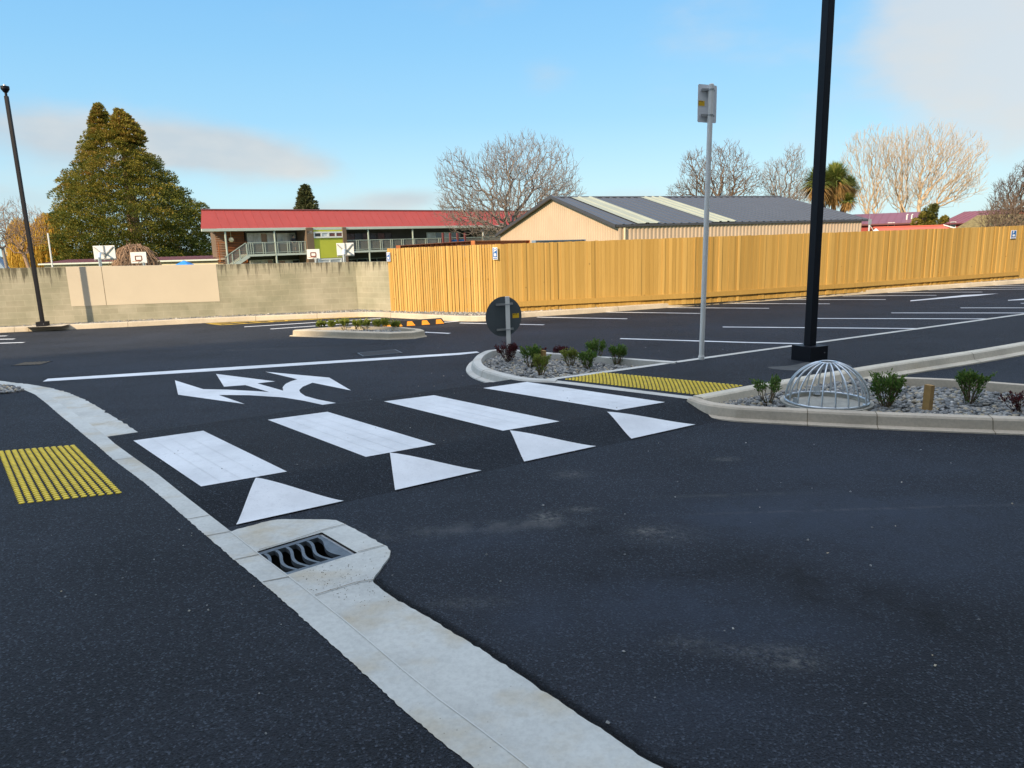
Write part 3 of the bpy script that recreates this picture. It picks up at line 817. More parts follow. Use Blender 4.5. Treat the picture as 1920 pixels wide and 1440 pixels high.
# --- stones, real geometry
def ico():
    b = bmesh.new(); bmesh.ops.create_icosphere(b, subdivisions=1, radius=1)
    v = np.array([x.co[:] for x in b.verts]); f = np.array([[q.index for q in x.verts] for x in b.faces]); b.free(); return v, f
OCT = (np.array([(1, 0, 0), (-1, 0, 0), (0, 1, 0), (0, -1, 0), (0, 0, 1), (0, 0, -1.)]), np.array([(0, 2, 4), (2, 1, 4), (1, 3, 4), (3, 0, 4), (2, 0, 5), (1, 2, 5), (3, 1, 5), (0, 3, 5)]))
def stones(name, pts, size, label, cat='stones', base=None, mat='pebble', seed=1, flat=.6):
    v0, f0 = base if base else ico(); rg = np.random.default_rng(seed); vs = []; fs = []; cs = []; n = 0
    for p in pts:
        s = size * rg.uniform(.55, 1.3); k = v0 * np.array([1, rg.uniform(.6, .95), rg.uniform(.4, .8) * flat / .6]) * s
        k = k + rg.normal(0, .09 * s, v0.shape)
        a = rg.uniform(0, 6.28); ca, sa = math.cos(a), math.sin(a); t = rg.uniform(-.5, .5)
        k = k @ np.array([[1, 0, 0], [0, math.cos(t), -math.sin(t)], [0, math.sin(t), math.cos(t)]]) @ np.array([[ca, -sa, 0], [sa, ca, 0], [0, 0, 1]])
        vs.append(k + np.array(p)); fs.append(f0 + n); n += len(v0); cs += [rg.random()] * len(f0)
    me = bpy.data.meshes.new(name); me.from_pydata(np.concatenate(vs).tolist(), [], np.concatenate(fs).tolist())
    a = me.attributes.new('rnd', 'FLOAT', 'FACE'); a.data.foreach_set('value', cs)
    if not base: me.shade_smooth()
    o = link(name, me, mt[mat]); return tag(o, label, cat, None, 'stuff')
def scatter(poly, n, z, clear=.03, avoid=(), seed=2):
    rr = random.Random(seed); xs = [p.x for p in poly]; ys = [p.y for p in poly]; out = []; k = 0
    while len(out) < n and k < n * 30:
        k += 1; p = (rr.uniform(min(xs), max(xs)), rr.uniform(min(ys), max(ys)))
        if p[0] > 6.5 or not inside(p, poly): continue
        if clear and segd(p, poly) < clear: continue
        if any((p[0] - a[0]) ** 2 + (p[1] - a[1]) ** 2 < a[2] ** 2 for a in avoid): continue
        out.append((p[0], p[1], z + rr.uniform(0, .014)))
    return out
DOME = G(1549, 751, .06)
stones('pebbles', scatter(pb1, 2600, .024, .14), .027, 'grey river pebbles filling the planting bed below the round sign back', 'pebbles')
stones('pebbles', scatter(pb2, 4200, .024, .13, [(DOME.x, DOME.y, .47)], 5), .030, 'grey river pebbles filling the planting bed round the wire dome', 'pebbles', seed=4)
gl2 = [Vector((p.x, p.y, 0)) for p in gl]
stones('pebbles', scatter(gl2, 250, .108, 0), .03, 'pebbles in the corner bed at the left edge of the footpath', 'pebbles', seed=6)
stones('pebbles', scatter([Vector((p.x, p.y, 0)) for p in ccw], 500, .065, .14), .03, 'pebbles inside the far low traffic island', 'pebbles', base=OCT, seed=8)
rr = random.Random(3); sp_ = []
for _ in range(9000):
    t = rr.random() ** 1.0; k = t * (len(KF) - 1); i = int(k); a = KF[i].lerp(KF[min(i + 1, len(KF) - 1)], k - i)
    dy = rr.uniform(.16, 2.2); q = (a.x, a.y + dy)
    if inside(q, kf2 + [Vector((p.x, p.y, 0)) for p in reversed(back)]): sp_.append((q[0], q[1], .105))
stones('gravel', sp_, .028, 'grey gravel strip along the foot of wall and fence', 'gravel', base=OCT, seed=9)
# grit and scraps lying on the asphalt
gr = []
for _ in range(420):
    x = rr.uniform(-5, 8); y = rr.uniform(2.0, 13); q = (x, y)
    inl = inside(q, tbl) 
    gr.append((x, y, .104 if inl else .004))
stones('grit', [g for g in gr if g[0] > -1 + (6 - g[1]) * .1 or g[2] > .1], .009, 'tiny pale stones and grit scattered over the asphalt', 'grit', base=OCT, seed=10)
gr = [(rr.uniform(-4, -.4), rr.uniform(2, 6.5)) for _ in range(150)]
PEp = [Vector((p.x, p.y, 0)) for p in PE] + [Vector((-40, -20, 0)), Vector((-40, PE[0].y, 0))]
stones('grit', [(x, y, ZP + .004) for x, y in gr if inside((x, y), PEp)], .006, 'tiny pale stones scattered over the left footpath', 'grit', base=OCT, seed=12)
gr = [(lambda p: (p.x, p.y, .014))(G(rr.gauss(640, 70), rr.gauss(1085, 30), .012)) for _ in range(240)]
dp = [Vector((p.x, p.y, 0)) for p in reversed(o2)] + [Vector((p.x, p.y, 0)) for p in inner2]; hp = [Vector((p.x, p.y, 0)) for p in hole]
stones('grit', [g for g in gr if inside(g, dp) and not inside(g, hp)], .003, 'brown grit washed into the concrete channel beside the drain grate', 'grit', base=OCT, mat='joint_dark', seed=13)
#@@PART3
# ================================================================== BUILDING BEHIND THE CAMERA (unseen, shaped to cast the shade)
FDIR = (Vector((17.6, 24.39, 0)) - Vector((-.28, 17.79, 0))).normalized(); FN = Vector((-FDIR.y, FDIR.x, 0))
SHADE_OFF = 14.9; BOFF = -1.6           # distance of shade edge / building face from the camera along FN
Lh = -Vector((sd.x, sd.y, 0)); run = (SHADE_OFF - BOFF) / (Lh.normalized().dot(FN))
BH = run * math.tan(SUN_EL)
t_ = thing('shade_building', 'large plain pale unseen building behind the viewpoint, shaped to shade the car park', 'building', loc=FN * BOFF)
def bp(a, b, z): return FDIR * a - FN * b + Vector((0, 0, z))
m = MB(); m.hexa([bp(-60, 24, -.5), bp(55, 24, -.5), bp(55, 0, -.5), bp(-60, 0, -.5)], [bp(-60, 24, BH - .3), bp(55, 24, BH - .3), bp(55, 0, BH - .3), bp(-60, 0, BH - .3)])
m.build('wall', mt['far_wall'], t_)
m = MB(); m.hexa([bp(-60.1, 24.1, BH - .3), bp(55.1, 24.1, BH - .3), bp(55.1, -.1, BH - .3), bp(-60.1, -.1, BH - .3)], [bp(-60.1, 24.1, BH), bp(55.1, 24.1, BH), bp(55.1, -.1, BH), bp(-60.1, -.1, BH)])
m.build('parapet', mt['shed_roof'], t_)
for a in (-14, 8): 
    m = MB(); m.hexa([bp(a, 0, .2), bp(a + 4, 0, .2), bp(a + 4, -.04, .2), bp(a, -.04, .2)], [bp(a, 0, 2.6), bp(a + 4, 0, 2.6), bp(a + 4, -.04, 2.6), bp(a, -.04, 2.6)]); m.build('window', mt['glass_dark'], t_)

# ================================================================== BLOCK WALL
ud = (wB - wA).normalized()
PW = Plane(wA, wB)
ang = math.atan2(ud.y, ud.x)
t_ = thing('block_wall', 'weathered concrete block wall with dark drip stains and a corner', 'wall', loc=(wA.x, wA.y, 0), rz=ang)
lenB = (wB - wA).length
ztop0 = PW.hit(0, 503)[1]; ztop1 = PW.hit(668, 491)[1]
def local_wall(mb, x0, x1, z0a, z1a, z1b, y0=0.0, th=.19, nx=1):
    mb.hexa([(x0, y0, z0a), (x1, y0, z0a), (x1, y0 + th, z0a), (x0, y0 + th, z0a)], [(x0, y0, z1a), (x1, y0, z1b), (x1, y0 + th, z1b), (x0, y0 + th, z1a)])
m = MB(); sl = (ztop1 - ztop0) / lenB
local_wall(m, -10, lenB, -1.2, ztop0 - 10 * sl, ztop1)
m.build('long_wall_section', mt['block_wall'], t_)
a0, z0 = PW.hit(123, 501); a1, z1 = PW.hit(405, 496.3); _, zb0 = PW.hit(133, 574.5); a3, zb1 = PW.hit(411, 565)
m = MB(); zt = lambda a: ztop0 + sl * a
m.hexa([(a0, -.006, zb0), (a1, -.006, zb1), (a1, .0, zb1), (a0, .0, zb0)], [(a0, -.006, zt(a0) + .004), (a1, -.006, zt(a1) + .004), (a1, .15, zt(a1) + .004), (a0, .15, zt(a0) + .004)])
m.build('painted_patch', mt['plaster_pink'], t_)
ax, _ = PW.hit(194, 530); m = MB(); m.box((ax, -.0065, (zt(ax) + zb0) / 2), (.012, .003, zt(ax) - zb0)); m.build('wall_joint', mt['joint_dark'], t_)
u2 = (wC - wB).normalized(); l2 = (wC - wB).length
o = None
m = MB(); local_wall(m, 0.002, l2 + .05, -1.2, ztop1 - .003, ztop1 + .0)
o = m.build('return_wall_section', mt['block_wall'], t_)
o.location = (lenB, 0, 0); o.rotation_euler = (0, 0, math.atan2(u2.y, u2.x) - ang)

# ================================================================== TIMBER FENCES
def fence(name, label, pts, zt0, zt1, mat, wmin, wmax, rail=None, seed=1, gap=.004):
    rr = random.Random(seed); a = pts[0]
    t = thing(name, label, 'fence', loc=(a.x, a.y, 0))
    m = MB(); total = sum((q - p).length for p, q in zip(pts, pts[1:])); run_ = 0
    for p, q in zip(pts, pts[1:]):
        d = (q - p); L_ = d.length; d.normalize(); n = Vector((d.y, -d.x, 0)); s = 0
        while s < L_:
            wd = min(rr.uniform(wmin, wmax), L_ - s + .02); f = (run_ + s) / total; zt_ = zt0 + (zt1 - zt0) * f + rr.uniform(-.006, .006)
            dep = rr.choice((0, 0, .012, .018)) ; th = .02 + dep; tl = rr.uniform(-.006, .006)
            A = p + d * s - a; B = p + d * (s + wd - gap) - a; A.z = B.z = 0
            m.cur = rr.random()
            bz = .10 - .03
            b4 = [A + n * th, B + n * (th + tl), B, A]; 
            m.hexa([v + Vector((0, 0, bz)) for v in b4], [v + Vector((0, 0, zt_)) for v in b4])
            s += wd
        run_ += L_
    m.build('palings', mt[mat], t, attr=True)
    m = MB()
    for p, q in zip(pts, pts[1:]):
        d = (q - p).normalized(); n = Vector((-d.y, d.x, 0)) * .04
        for z in (.35, 1.0, 1.5): m.beam(p - a + n + Vector((0, 0, z - p.z)), q - a + n + Vector((0, 0, z - q.z)), .045, .09)
    m.build('back_rails', mt['timber_b'], t, attr=True)
    for p, q in zip(pts, pts[1:]):
        n_ = max(1, int((q - p).length / 2.4)); d = (q - p).normalized(); n = Vector((-d.y, d.x, 0)) * .12
        for k in range(n_):
            v = p.lerp(q, (k + .5) / n_) - a + n; m = MB(); m.box((v.x, v.y, .5), (.1, .1, 2.2)); m.build('post', mt['timber_b'], t, attr=True)
    if rail:
        m = MB(); L_ = 0; rr = random.Random(4)
        for i, (p, q) in enumerate(zip(rail, rail[1:])):
            d = (q - p); n_ = max(1, round(d.length / 4.8)); 
            for k in range(n_):
                m.cur = rr.random(); A = p.lerp(q, k / n_) - a; B = p.lerp(q, (k + 1) / n_) - a; dd = (B - A).normalized(); nn = Vector((dd.y, -dd.x, 0)) * .062; B = B - dd * .004
                A.z = B.z = .285; m.beam(A + nn, B + nn, .04, .12)
        m.build('bottom_rail', mt['timber_b'], t, attr=True)
    return t
fence('paling_fence', 'short run of narrow golden palings joining the block wall', [wC + Vector((0, 0, 0)), fC], 1.70, 1.735, 'timber_a', .058, .075, seed=2, gap=.014)
fence('paling_fence', 'long run of uneven golden timber palings with a bottom rail', fR, 1.735, 1.80, 'timber_b', .07, .13, rail=[fR[0] + Vector((.02, 0, 0))] + fR[1:], seed=5)
fence('paling_fence', 'far end run of golden palings at the right edge without bottom rail', [fR[-1], fEnd], 1.80, 1.84, 'timber_b', .07, .12, seed=8)

# blue parking signs on the fence
def letters(mb, txt, x, z, h, y=0, wd=None):
    segs = {'P': [((0, 0), (0, 1)), ((0, 1), (.5, 1)), ((.5, 1), (.62, .85)), ((.62, .85), (.62, .62)), ((.62, .62), (.5, .48)), ((.5, .48), (0, .48))]}
    for s in segs[txt]:
        (x0, z0), (x1, z1) = s; mb.beam((x + x0 * h, y, z + z0 * h), (x + x1 * h, y, z + z1 * h), wd or h * .2, .004, Vector((0, 1, 0)))
def parksign(pl, px, label):
    (xa, ya), (xb, yb) = px
    a, zt_ = pl.hit(xa, ya); b, zb_ = pl.hit(xb, yb); c = (a + b) / 2; W = abs(b - a); Hh = zt_ - zb_
    p = pl.at(c, (zt_ + zb_) / 2, -.06)
    t = thing('parking_sign', label, 'sign', loc=p, rz=math.atan2(pl.u.y, pl.u.x), group='blue parking signs on the timber fence')
    m = MB(); m.box((0, 0, 0), (W, .006, Hh)); m.build('sign_border', mt['sign_white'], t)
    m = MB(); m.box((0, -.005, 0), (W * .82, .004, Hh * .90)); bp_ = m.build('sign_face', mt['sign_blue'], t)
    m = MB(); letters(m, 'P', -W * .16, Hh * .10, Hh * .30, -.009); m.build('letter', mt['sign_white'], t)
    m = MB()   # small emblem with a bar of print under it
    m.box((0, -.009, -Hh * .08), (W * .42, .003, Hh * .17)); m.box((-W * .02, -.009, -Hh * .20), (W * .30, .003, Hh * .05)); m.box((W * .2, -.009, -Hh * .14), (W * .08, .003, Hh * .12)); m.build('emblem', mt['sign_white'], t)
    m = MB()
    for k, wd in enumerate((.10, .14, .08, .12, .10)): m.box((W * (-.30 + k * .15), -.009, -Hh * .345), (W * wd, .003, Hh * .07))
    m.build('small_print', mt['sign_white'], t)
PL = Plane(wC, fC); PR = Plane(fR[2], fR[3])
parksign(PL, ((726.8, 473), (734.6, 490)), 'blue parking sign on the fence end beside the block wall')
parksign(PL, ((925.4, 464), (935.2, 486.5)), 'blue parking sign at the corner of the timber fence')
parksign(PR, ((1892.5, 432), (1901, 447.5)), 'blue parking sign near the right end of the long fence')

# ================================================================== STREET LAMPS
def lamp(px, label, s=.114, bs=.325, bh=.20, hh=5.2, rz=0.0, zb=ZP, disc=.13):
    p = G(px[0], px[1], zb)
    t = thing('lamp_post', label, 'lamp post', loc=p, rz=rz, group='black lamp posts of the car park')
    m = MB()
    def pr(s0, z0, s1, z1, bev):
        def ring(s_, z): 
            h = s_ / 2; b = bev; return [(-h + b, -h, z), (h - b, -h, z), (h, -h + b, z), (h, h - b, z), (h - b, h, z), (-h + b, h, z), (-h, h - b, z), (-h, -h + b, z)]
        A = ring(s0, z0); B = ring(s1, z1); n = len(m.v); m.v += A + B
        for k in range(8): m.f.append((n + k, n + (k + 1) % 8, n + 8 + (k + 1) % 8, n + 8 + k)); m.c.append(0)
        m.f.append(tuple(n + 8 + k for k in range(8))); m.c.append(0)
    pr(s, 0, s * .97, hh, .006 * s / .12); m.build('pole', mt['black_steel'], t)
    m = MB(); m.v = []; pr(bs, 0, bs, bh, .003)
    m.build('base_cover', mt['black_steel'], t)
    m = MB()
    m.box((bs * .3, -bs / 2 - .002, bh * .55), (.009, .004, .009))
    m.build('bolt', mt['galvanised'], t)
    m = MB(); m.tube([(0, 0, hh), (0, 0, hh + .07), (0, 0, hh + .08), (0, 0, hh + .15), (0, 0, hh + .21), (0, 0, hh + .22)], [s * .35, s * .35, disc * .5, disc, disc, disc * .3], 20); m.build('lamp_head', mt['black_steel'], t)
    m = MB(); m.tube([(0, 0, hh + .22), (0, 0, hh + .25)], [.03, .025], 10); m.build('light_sensor', mt['galvanised'], t)
    return t
cpx = G(1517.5, 673, ZP); lamp((1517, 674.5), 'tall black square lamp post on a black box foot, right foreground', rz=R(26))
pL = G(81, 611.5, .12); a_ = ray(9, 168); hL = H + a_.z * (pL.y / a_.y) - .12
lamp((81, 611.5), 'slim black lamp post with round top at the kerb before the block wall', s=.075, bs=.215, bh=.11, hh=hL - .14, rz=R(8), zb=.12, disc=.088)
m = MB(); p = G(81, 611.5, .12); m.poly([[(p.x - .45, p.y - .2, .124), (p.x + .55, p.y - .17, .124), (p.x + .5, p.y + .3, .124), (p.x - .42, p.y + .28, .124)]]); struct('lamp_footing', m, 'kerb_warm')

# ================================================================== SIGNS SEEN FROM BEHIND
p = G(1315, 674, ZP); t_ = thing('sign_post', 'tall white pipe post with rectangular sign seen from behind', 'sign', loc=p)
hS = 3.62
m = MB(); tl = Vector((.045, 0, 0)); m.tube([(0, 0, 0), tl + Vector((0, 0, hS - .01)), tl + Vector((0, 0, hS))], [.034, .034, .026], 20); m.build('pole', mt['post_steel'], t_, smooth=False)
m = MB(); m.tube([(0, 0, 0), (0, 0, .05), (0, 0, .055)], [.042, .042, .036], 20); m.build('pole_collar', mt['post_steel'], t_)
yaw = R(28); ca, sa = math.cos(yaw), math.sin(yaw)
def rrect(w_, h_, r_, n=5):
    o_ = []
    for cx, cz, a0_ in ((w_ / 2 - r_, h_ / 2 - r_, 0), (-w_ / 2 + r_, h_ / 2 - r_, 90), (-w_ / 2 + r_, -h_ / 2 + r_, 180), (w_ / 2 - r_, -h_ / 2 + r_, 270)):
        for k in range(n + 1): a = R(a0_ + 90 * k / n); o_.append((cx + r_ * math.cos(a), cz + r_ * math.sin(a)))
    return o_
def plate(mb, outline, th, c, yaw_):
    ca_, sa_ = math.cos(yaw_), math.sin(yaw_); u = Vector((ca_, sa_, 0)); n = Vector((-sa_, ca_, 0)); c = Vector(c)
    f = [c + u * x + Vector((0, 0, z)) for x, z in outline]; b = [q + n * th for q in f]
    mb.face(f[::1]); mb.face(b[::-1])
    for i in range(len(f)): k = (i + 1) % len(f); mb.face([f[k], f[i], b[i], b[k]])
zc = hS - .235
m = MB(); plate(m, [(-x, z) for x, z in rrect(.325, .47, .022)], .003, tl + Vector((-.003, 0, zc)) + Vector((-sa, ca, 0)) * .062, yaw); pn = m.build('sign_panel', mt['sign_back_white'], t_)
for dz in (.165, -.15):
    m = MB(); u = Vector((ca, sa, 0)); n = Vector((-sa, ca, 0)); c = tl + Vector((0, 0, zc + dz))
    m.beam(c + n * .05 - u * .11, c + n * .05 + u * .10, .03, .022); 
    m.beam(c + n * .04 - u * .12, c + n * .02 - u * .02, .01, .03)
    m.tube([c - Vector((0, 0, .008)), c + Vector((0, 0, .008))], .041, 16); m.beam(c + u * .03 - n * .01, c + u * .085 + n * .05, .012, .02)
    m.build('bracket', mt['bracket_steel'], t_)
def sticker(mb_parent, c, yaw_, w_, h_):
    m = MB(); plate(m, [(-w_ / 2, h_ / 2), (-w_ / 2, -h_ / 2), (w_ / 2, -h_ / 2), (w_ / 2, h_ / 2)][::-1], -.001, c, yaw_); s_ = m.build('sticker', mt['sticker_orange'], mb_parent)
    m = MB(); u = Vector((math.cos(yaw_), math.sin(yaw_), 0)); n = Vector((math.sin(yaw_), -math.cos(yaw_), 0))
    for k, (x, wd) in enumerate(((-.36, .18), (-.12, .12), (.10, .16))):
        q = Vector(c) + u * x * w_ + n * .0018 + Vector((0, 0, h_ * .33)); m.beam(q - u * wd * w_ / 2, q + u * wd * w_ / 2, .0008, h_ * .16)
    m.build('print', mt['sticker_print'], s_)
c = tl + Vector((0, 0, zc)) + Vector((-sa, ca, 0)) * .0595 + Vector((ca, sa, 0)) * -.105
sticker(t_, c, yaw, .105, .063)

p = G(954.5, 668, ZP); t_ = thing('round_sign', 'round grey traffic sign seen from behind on a short post among planting', 'sign', loc=p)
hR = H + (ray(952, 556).z) * (p.y / ray(952, 556).y) - p.z
m = MB(); m.beam((0, 0, -.1), (-.0, 0, hR), .065, .045, Vector((0, 1, 0))); m.build('post', mt['post_steel'], t_)
yaw = R(27); ca, sa = math.cos(yaw), math.sin(yaw); u = Vector((ca, sa, 0)); n = Vector((-sa, ca, 0))
rad = .30; zc = hR - .30
m = MB(); plate(m, [(-rad * math.cos(2 * math.pi * k / 48), rad * math.sin(2 * math.pi * k / 48)) for k in range(48)][::-1], .003, Vector((-.035, 0, zc)) + n * .055, yaw); m.build('sign_disc', mt['sign_back_grey'], t_)
for dz in (.185, -.19):
    m = MB(); m.beam(Vector((-.035, 0, zc + dz)) + n * .04 - u * .13, Vector((-.035, 0, zc + dz)) + n * .04 + u * .145, .022, .03); m.box((0, -.036, zc + dz), (.072, .006, .016)); m.build('bracket', mt['bracket_steel'], t_)
sticker(t_, Vector((-.035, 0, zc)) + n * .0535 + u * .20, yaw, .11, .07)

# ================================================================== WIRE DOME
t_ = thing('dome_grate', 'galvanised wire dome cage over a concrete drain ring', 'drain cage', loc=(DOME.x, DOME.y, 0))
RD = .405; HD = .40
m = MB()
N_ = 40
for (r0, z0, r1, z1) in ((.455, -.02, .455, .055), (.455, .055, .40, .055), (.40, .055, .40, .02)):
    for k in range(N_):
        a, b = 2 * math.pi * k / N_, 2 * math.pi * (k + 1) / N_
        m.face([(r0 * math.cos(a), r0 * math.sin(a), z0), (r0 * math.cos(b), r0 * math.sin(b), z0), (r1 * math.cos(b), r1 * math.sin(b), z1), (r1 * math.cos(a), r1 * math.sin(a), z1)])
m.build('concrete_ring', mt['ring_concrete'], t_)
m = MB(); m.poly([[(.40 * math.cos(2 * math.pi * k / N_), .40 * math.sin(2 * math.pi * k / N_), .022) for k in range(N_)]]); m.build('ring_floor', mt['ring_concrete'], t_)
def circ(r, z, n=48): return [(r * math.cos(2 * math.pi * k / n), r * math.sin(2 * math.pi * k / n), z) for k in range(n + 1)]
m = MB(); m.tube(circ(RD, .068), .012, 8, False); m.build('bottom_hoop', mt['galvanised'], t_, smooth=True)
m = MB(); m.tube(circ(.085, .068 + HD, 24), .010, 8, False); m.build('top_hoop', mt['galvanised'], t_, smooth=True)
NB = 20
for k in range(NB):
    a = 2 * math.pi * (k + .35) / NB; m = MB(); pts = []
    for i in range(13):
        th = (i / 12) * R(78); pts.append((RD * math.cos(th) * math.cos(a), RD * math.cos(th) * math.sin(a), .068 + HD * math.sin(th) / math.sin(R(78))))
    m.tube(pts, .0085, 7); m.build('bar', mt['galvanised'], t_, smooth=True)
for a in (200, 330, 80):
    m = MB(); x, y = .40 * math.cos(R(a)), .40 * math.sin(R(a)); Mz = Matrix.Rotation(R(a), 3, 'Z')
    m.box((x, y, .085), (.008, .075, .09), Mz); m.box((x * .93, y * .93, .048), (.05, .05, .008), Mz); m.build('fixing_bracket', mt['galvanised'], t_)

# ================================================================== DRAIN GRATES
o3 = gTL; ex = (gTR - gTL); ey = (gBL - gTL)
t_ = thing('drain_grate', 'iron kerbside drain grate with wavy bars set in concrete', 'drain grate', loc=(gTL.x, gTL.y, .012))
def gp(a, b, z=0.0): return (ex * a).to_2d().to_3d() + (ey * b).to_2d().to_3d() * (1) + Vector((0, 0, z))
def gq(a, b, z=0.0):
    p = gTL.lerp(gTR, a); q = gBL.lerp(gBR, a); r_ = p.lerp(q, b) - gTL; return Vector((r_.x, r_.y, z))
m = MB()
def gbar(a0, b0, a1, b1, z0=-.035, z1=-.006): m.hexa([gq(a0, b0, z0), gq(a1, b0, z0), gq(a1, b1, z0), gq(a0, b1, z0)], [gq(a0, b0, z1), gq(a1, b0, z1), gq(a1, b1, z1), gq(a0, b1, z1)])
gbar(.0, .01, .95, .10); gbar(.0, .90, .95, .985)
m.build('grate_rim', mt['iron_grate'], t_)
m = MB(); n_ = 22
def wave(b): return .036 * math.sin(b * math.pi * 2.05 + .5)
va = []
for i in range(n_ + 1):
    b = .06 + .88 * i / n_; w_ = wave(b); va.append((b, .845 + w_ * 1.5, .95))
for (b0, l0, r0), (b1, l1, r1) in zip(va, va[1:]):
    m.hexa([gq(l0, b0, -.035), gq(r0, b0, -.035), gq(r1, b1, -.035), gq(l1, b1, -.035)], [gq(l0, b0, -.007), gq(r0, b0, -.007), gq(r1, b1, -.007), gq(l1, b1, -.007)])
m.build('end_plate', mt['iron_grate'], t_)
for k in range(7):
    a = -.10 + k * .135; m = MB(); 
    if a < 0: a = .0
    for i in range(n_):
        b0, b1 = .06 + .88 * i / n_, .06 + .88 * (i + 1) / n_; w0, w1 = wave(b0) * 1.5, wave(b1) * 1.5; hw = .019
        m.hexa([gq(a + w0 - hw, b0, -.035), gq(a + w0 + hw, b0, -.035), gq(a + w1 + hw, b1, -.035), gq(a + w1 - hw, b1, -.035)], [gq(a + w0 - hw, b0, -.0075), gq(a + w0 + hw, b0, -.0075), gq(a + w1 + hw, b1, -.0075), gq(a + w1 - hw, b1, -.0075)])
    m.build('wavy_bar', mt['iron_grate'], t_)
m = MB(); gbar(.965, .0, .995, 1.0, -.05, -.012); m.build('seat_edge', mt['bracket_steel'], t_)
m = MB(); c4 = [gq(0, 0), gq(1, 0), gq(1, 1), gq(0, 1)]
for a, b in zip(c4, c4[1:] + c4[:1]): m.face([a + Vector((0, 0, -.001)), b + Vector((0, 0, -.001)), b + Vector((0, 0, -.55)), a + Vector((0, 0, -.55))])
m.face([q + Vector((0, 0, -.55)) for q in c4])
m.hexa([gq(.1, .40, -.55), gq(.9, .40, -.55), gq(.9, .62, -.55), gq(.1, .62, -.55)], [gq(.1, .40, -.22), gq(.9, .40, -.22), gq(.9, .62, -.40), gq(.1, .62, -.40)])
m.build('sump', mt['pit_dark'], t_)
p = G(60, 681.5, .004); t_ = thing('road_drain', 'small iron drain grate in the asphalt at the left', 'drain grate', loc=p, rz=R(5))
m = MB(); m.box((-.0, -.18, .001), (.46, .02, .006)); m.box((0, .18, .001), (.46, .02, .006)); m.box((-.23, 0, .0), (.02, .36, .006)); m.box((.23, 0, .0), (.02, .36, .006)); m.build('frame', mt['rubber_black'], t_)
m = MB(); m.box((0, 0, -.001), (.44, .34, .003)); m.build('pit', mt['rubber_black'], t_)
for k in range(6):
    m = MB(); m.beam((-.185 + k * .072, -.15, .003), (-.165 + k * .072, .15, .003), .028, .006); m.build('bar', mt['joint_dark'], t_)
p = G(712, 662, .004); t_ = thing('service_cover', 'dark square service cover in the asphalt beyond the limit line', 'cover', loc=p, rz=R(24))
m = MB(); m.box((0, 0, .0), (.62, .40, .008)); m.build('cover_plate', mt['rubber_black'], t_)
m = MB()
for s_ in ((0, -.215, .65, .02), (0, .215, .65, .02), (-.325, 0, .02, .45), (.325, 0, .02, .45)): m.box((s_[0], s_[1], .002), (s_[2], s_[3], .009))
m.build('cover_frame', mt['iron_grate'], t_)

# ================================================================== TACTILE PAVING
def tactile(c4, nx, ny, label):
    p = c4[0]; t = thing('tactile_paving', label, 'tactile paving', loc=p, group='yellow tactile studs before the crossing')
    m = MB(); r1, r2 = .0200, .0150; K = 10
    for i in range(nx):
        for j_ in range(ny):
            q = c4[0].lerp(c4[1], (i + .5) / nx).lerp(c4[3].lerp(c4[2], (i + .5) / nx), (j_ + .5) / ny) - p
            n = len(m.v)
            for r_, z in ((r1, 0), (r1 * .95, .005), (r2, .007)):
                for k in range(K): a = 2 * math.pi * k / K; m.v.append((q.x + r_ * math.cos(a), q.y + r_ * math.sin(a), q.z + z))
            for l in range(2):
                for k in range(K): m.f.append((n + l * K + k, n + l * K + (k + 1) % K, n + (l + 1) * K + (k + 1) % K, n + (l + 1) * K + k)); m.c.append(0)
            m.f.append(tuple(n + 2 * K + k for k in range(K))); m.c.append(0)
    m.build('studs', mt['tactile_yellow'], t)
tactile([G(-5, 846.5, ZP + .001), G(141, 834.5, ZP + .001), G(232, 925, ZP + .001), G(33, 946, ZP + .001)], 12, 34, 'yellow tactile studs on the left footpath by the kerb')
tactile([G(1056, 711.5, ZP + .001), G(1314, 741.5, ZP + .001), G(1396, 723, ZP + .001), G(1131, 698.5, ZP + .001)], 36, 12, 'yellow tactile studs on the path between the planting beds')

# ================================================================== PEGS AND WHEEL STOP
for px, zt_px, label in (((1738, 771.5), 722, 'square timber peg in the right planting bed'), ((1019, 688), 657, 'orange timber peg behind a shrub in the middle bed')):
    p = G(px[0], px[1], .03); hh = H + ray(px[0], zt_px).z * p.y / ray(px[0], zt_px).y - .03
    m = MB(); s_ = .033 if px[0] > 1500 else .028
    m.hexa([(-s_, -s_, -.05), (s_, -s_, -.05), (s_, s_, -.05), (-s_, s_, -.05)], [(-s_ * .96, -s_, hh), (s_ * .98, -s_, hh - .004), (s_, s_ * .9, hh), (-s_, s_, hh + .003)])
    o = m.build('timber_peg', mt['peg_wood'], loc=p); o.rotation_euler = (0, R(1.5), R(30)); tag(o, label, 'peg', 'timber pegs in the planting beds')
a, b = G(722, 614.6, 0), G(833, 607, 0); d = (b - a); t_ = thing('wheel_stop', 'black rubber wheel stop with orange reflectors behind the far island', 'wheel stop', loc=a, rz=math.atan2(d.y, d.x))
Lw = d.length; m = MB(); prof = [(-.10, 0), (-.07, .10), (.07, .10), (.10, 0)]
m.hexa([(0, -.11, 0), (Lw, -.11, 0), (Lw, .11, 0), (0, .11, 0)], [(.06, -.06, .13), (Lw - .06, -.06, .13), (Lw - .06, .06, .13), (.06, .06, .13)]); m.build('rubber_body', mt['rubber_black'], t_)
for f in (.02, .20, .41, .66, .90):
    x = f * Lw; m = MB(); w_ = .085
    y = lambda z: -.11 + .05 * z / .13 - .004
    m.face([(x - w_, y(.02), .02), (x + w_ + .02, y(.02), .02), (x + w_ * .5, y(.115), .115), (x - w_ * .8, y(.115), .115)]); m.build('reflector', mt['reflect_orange'], t_)

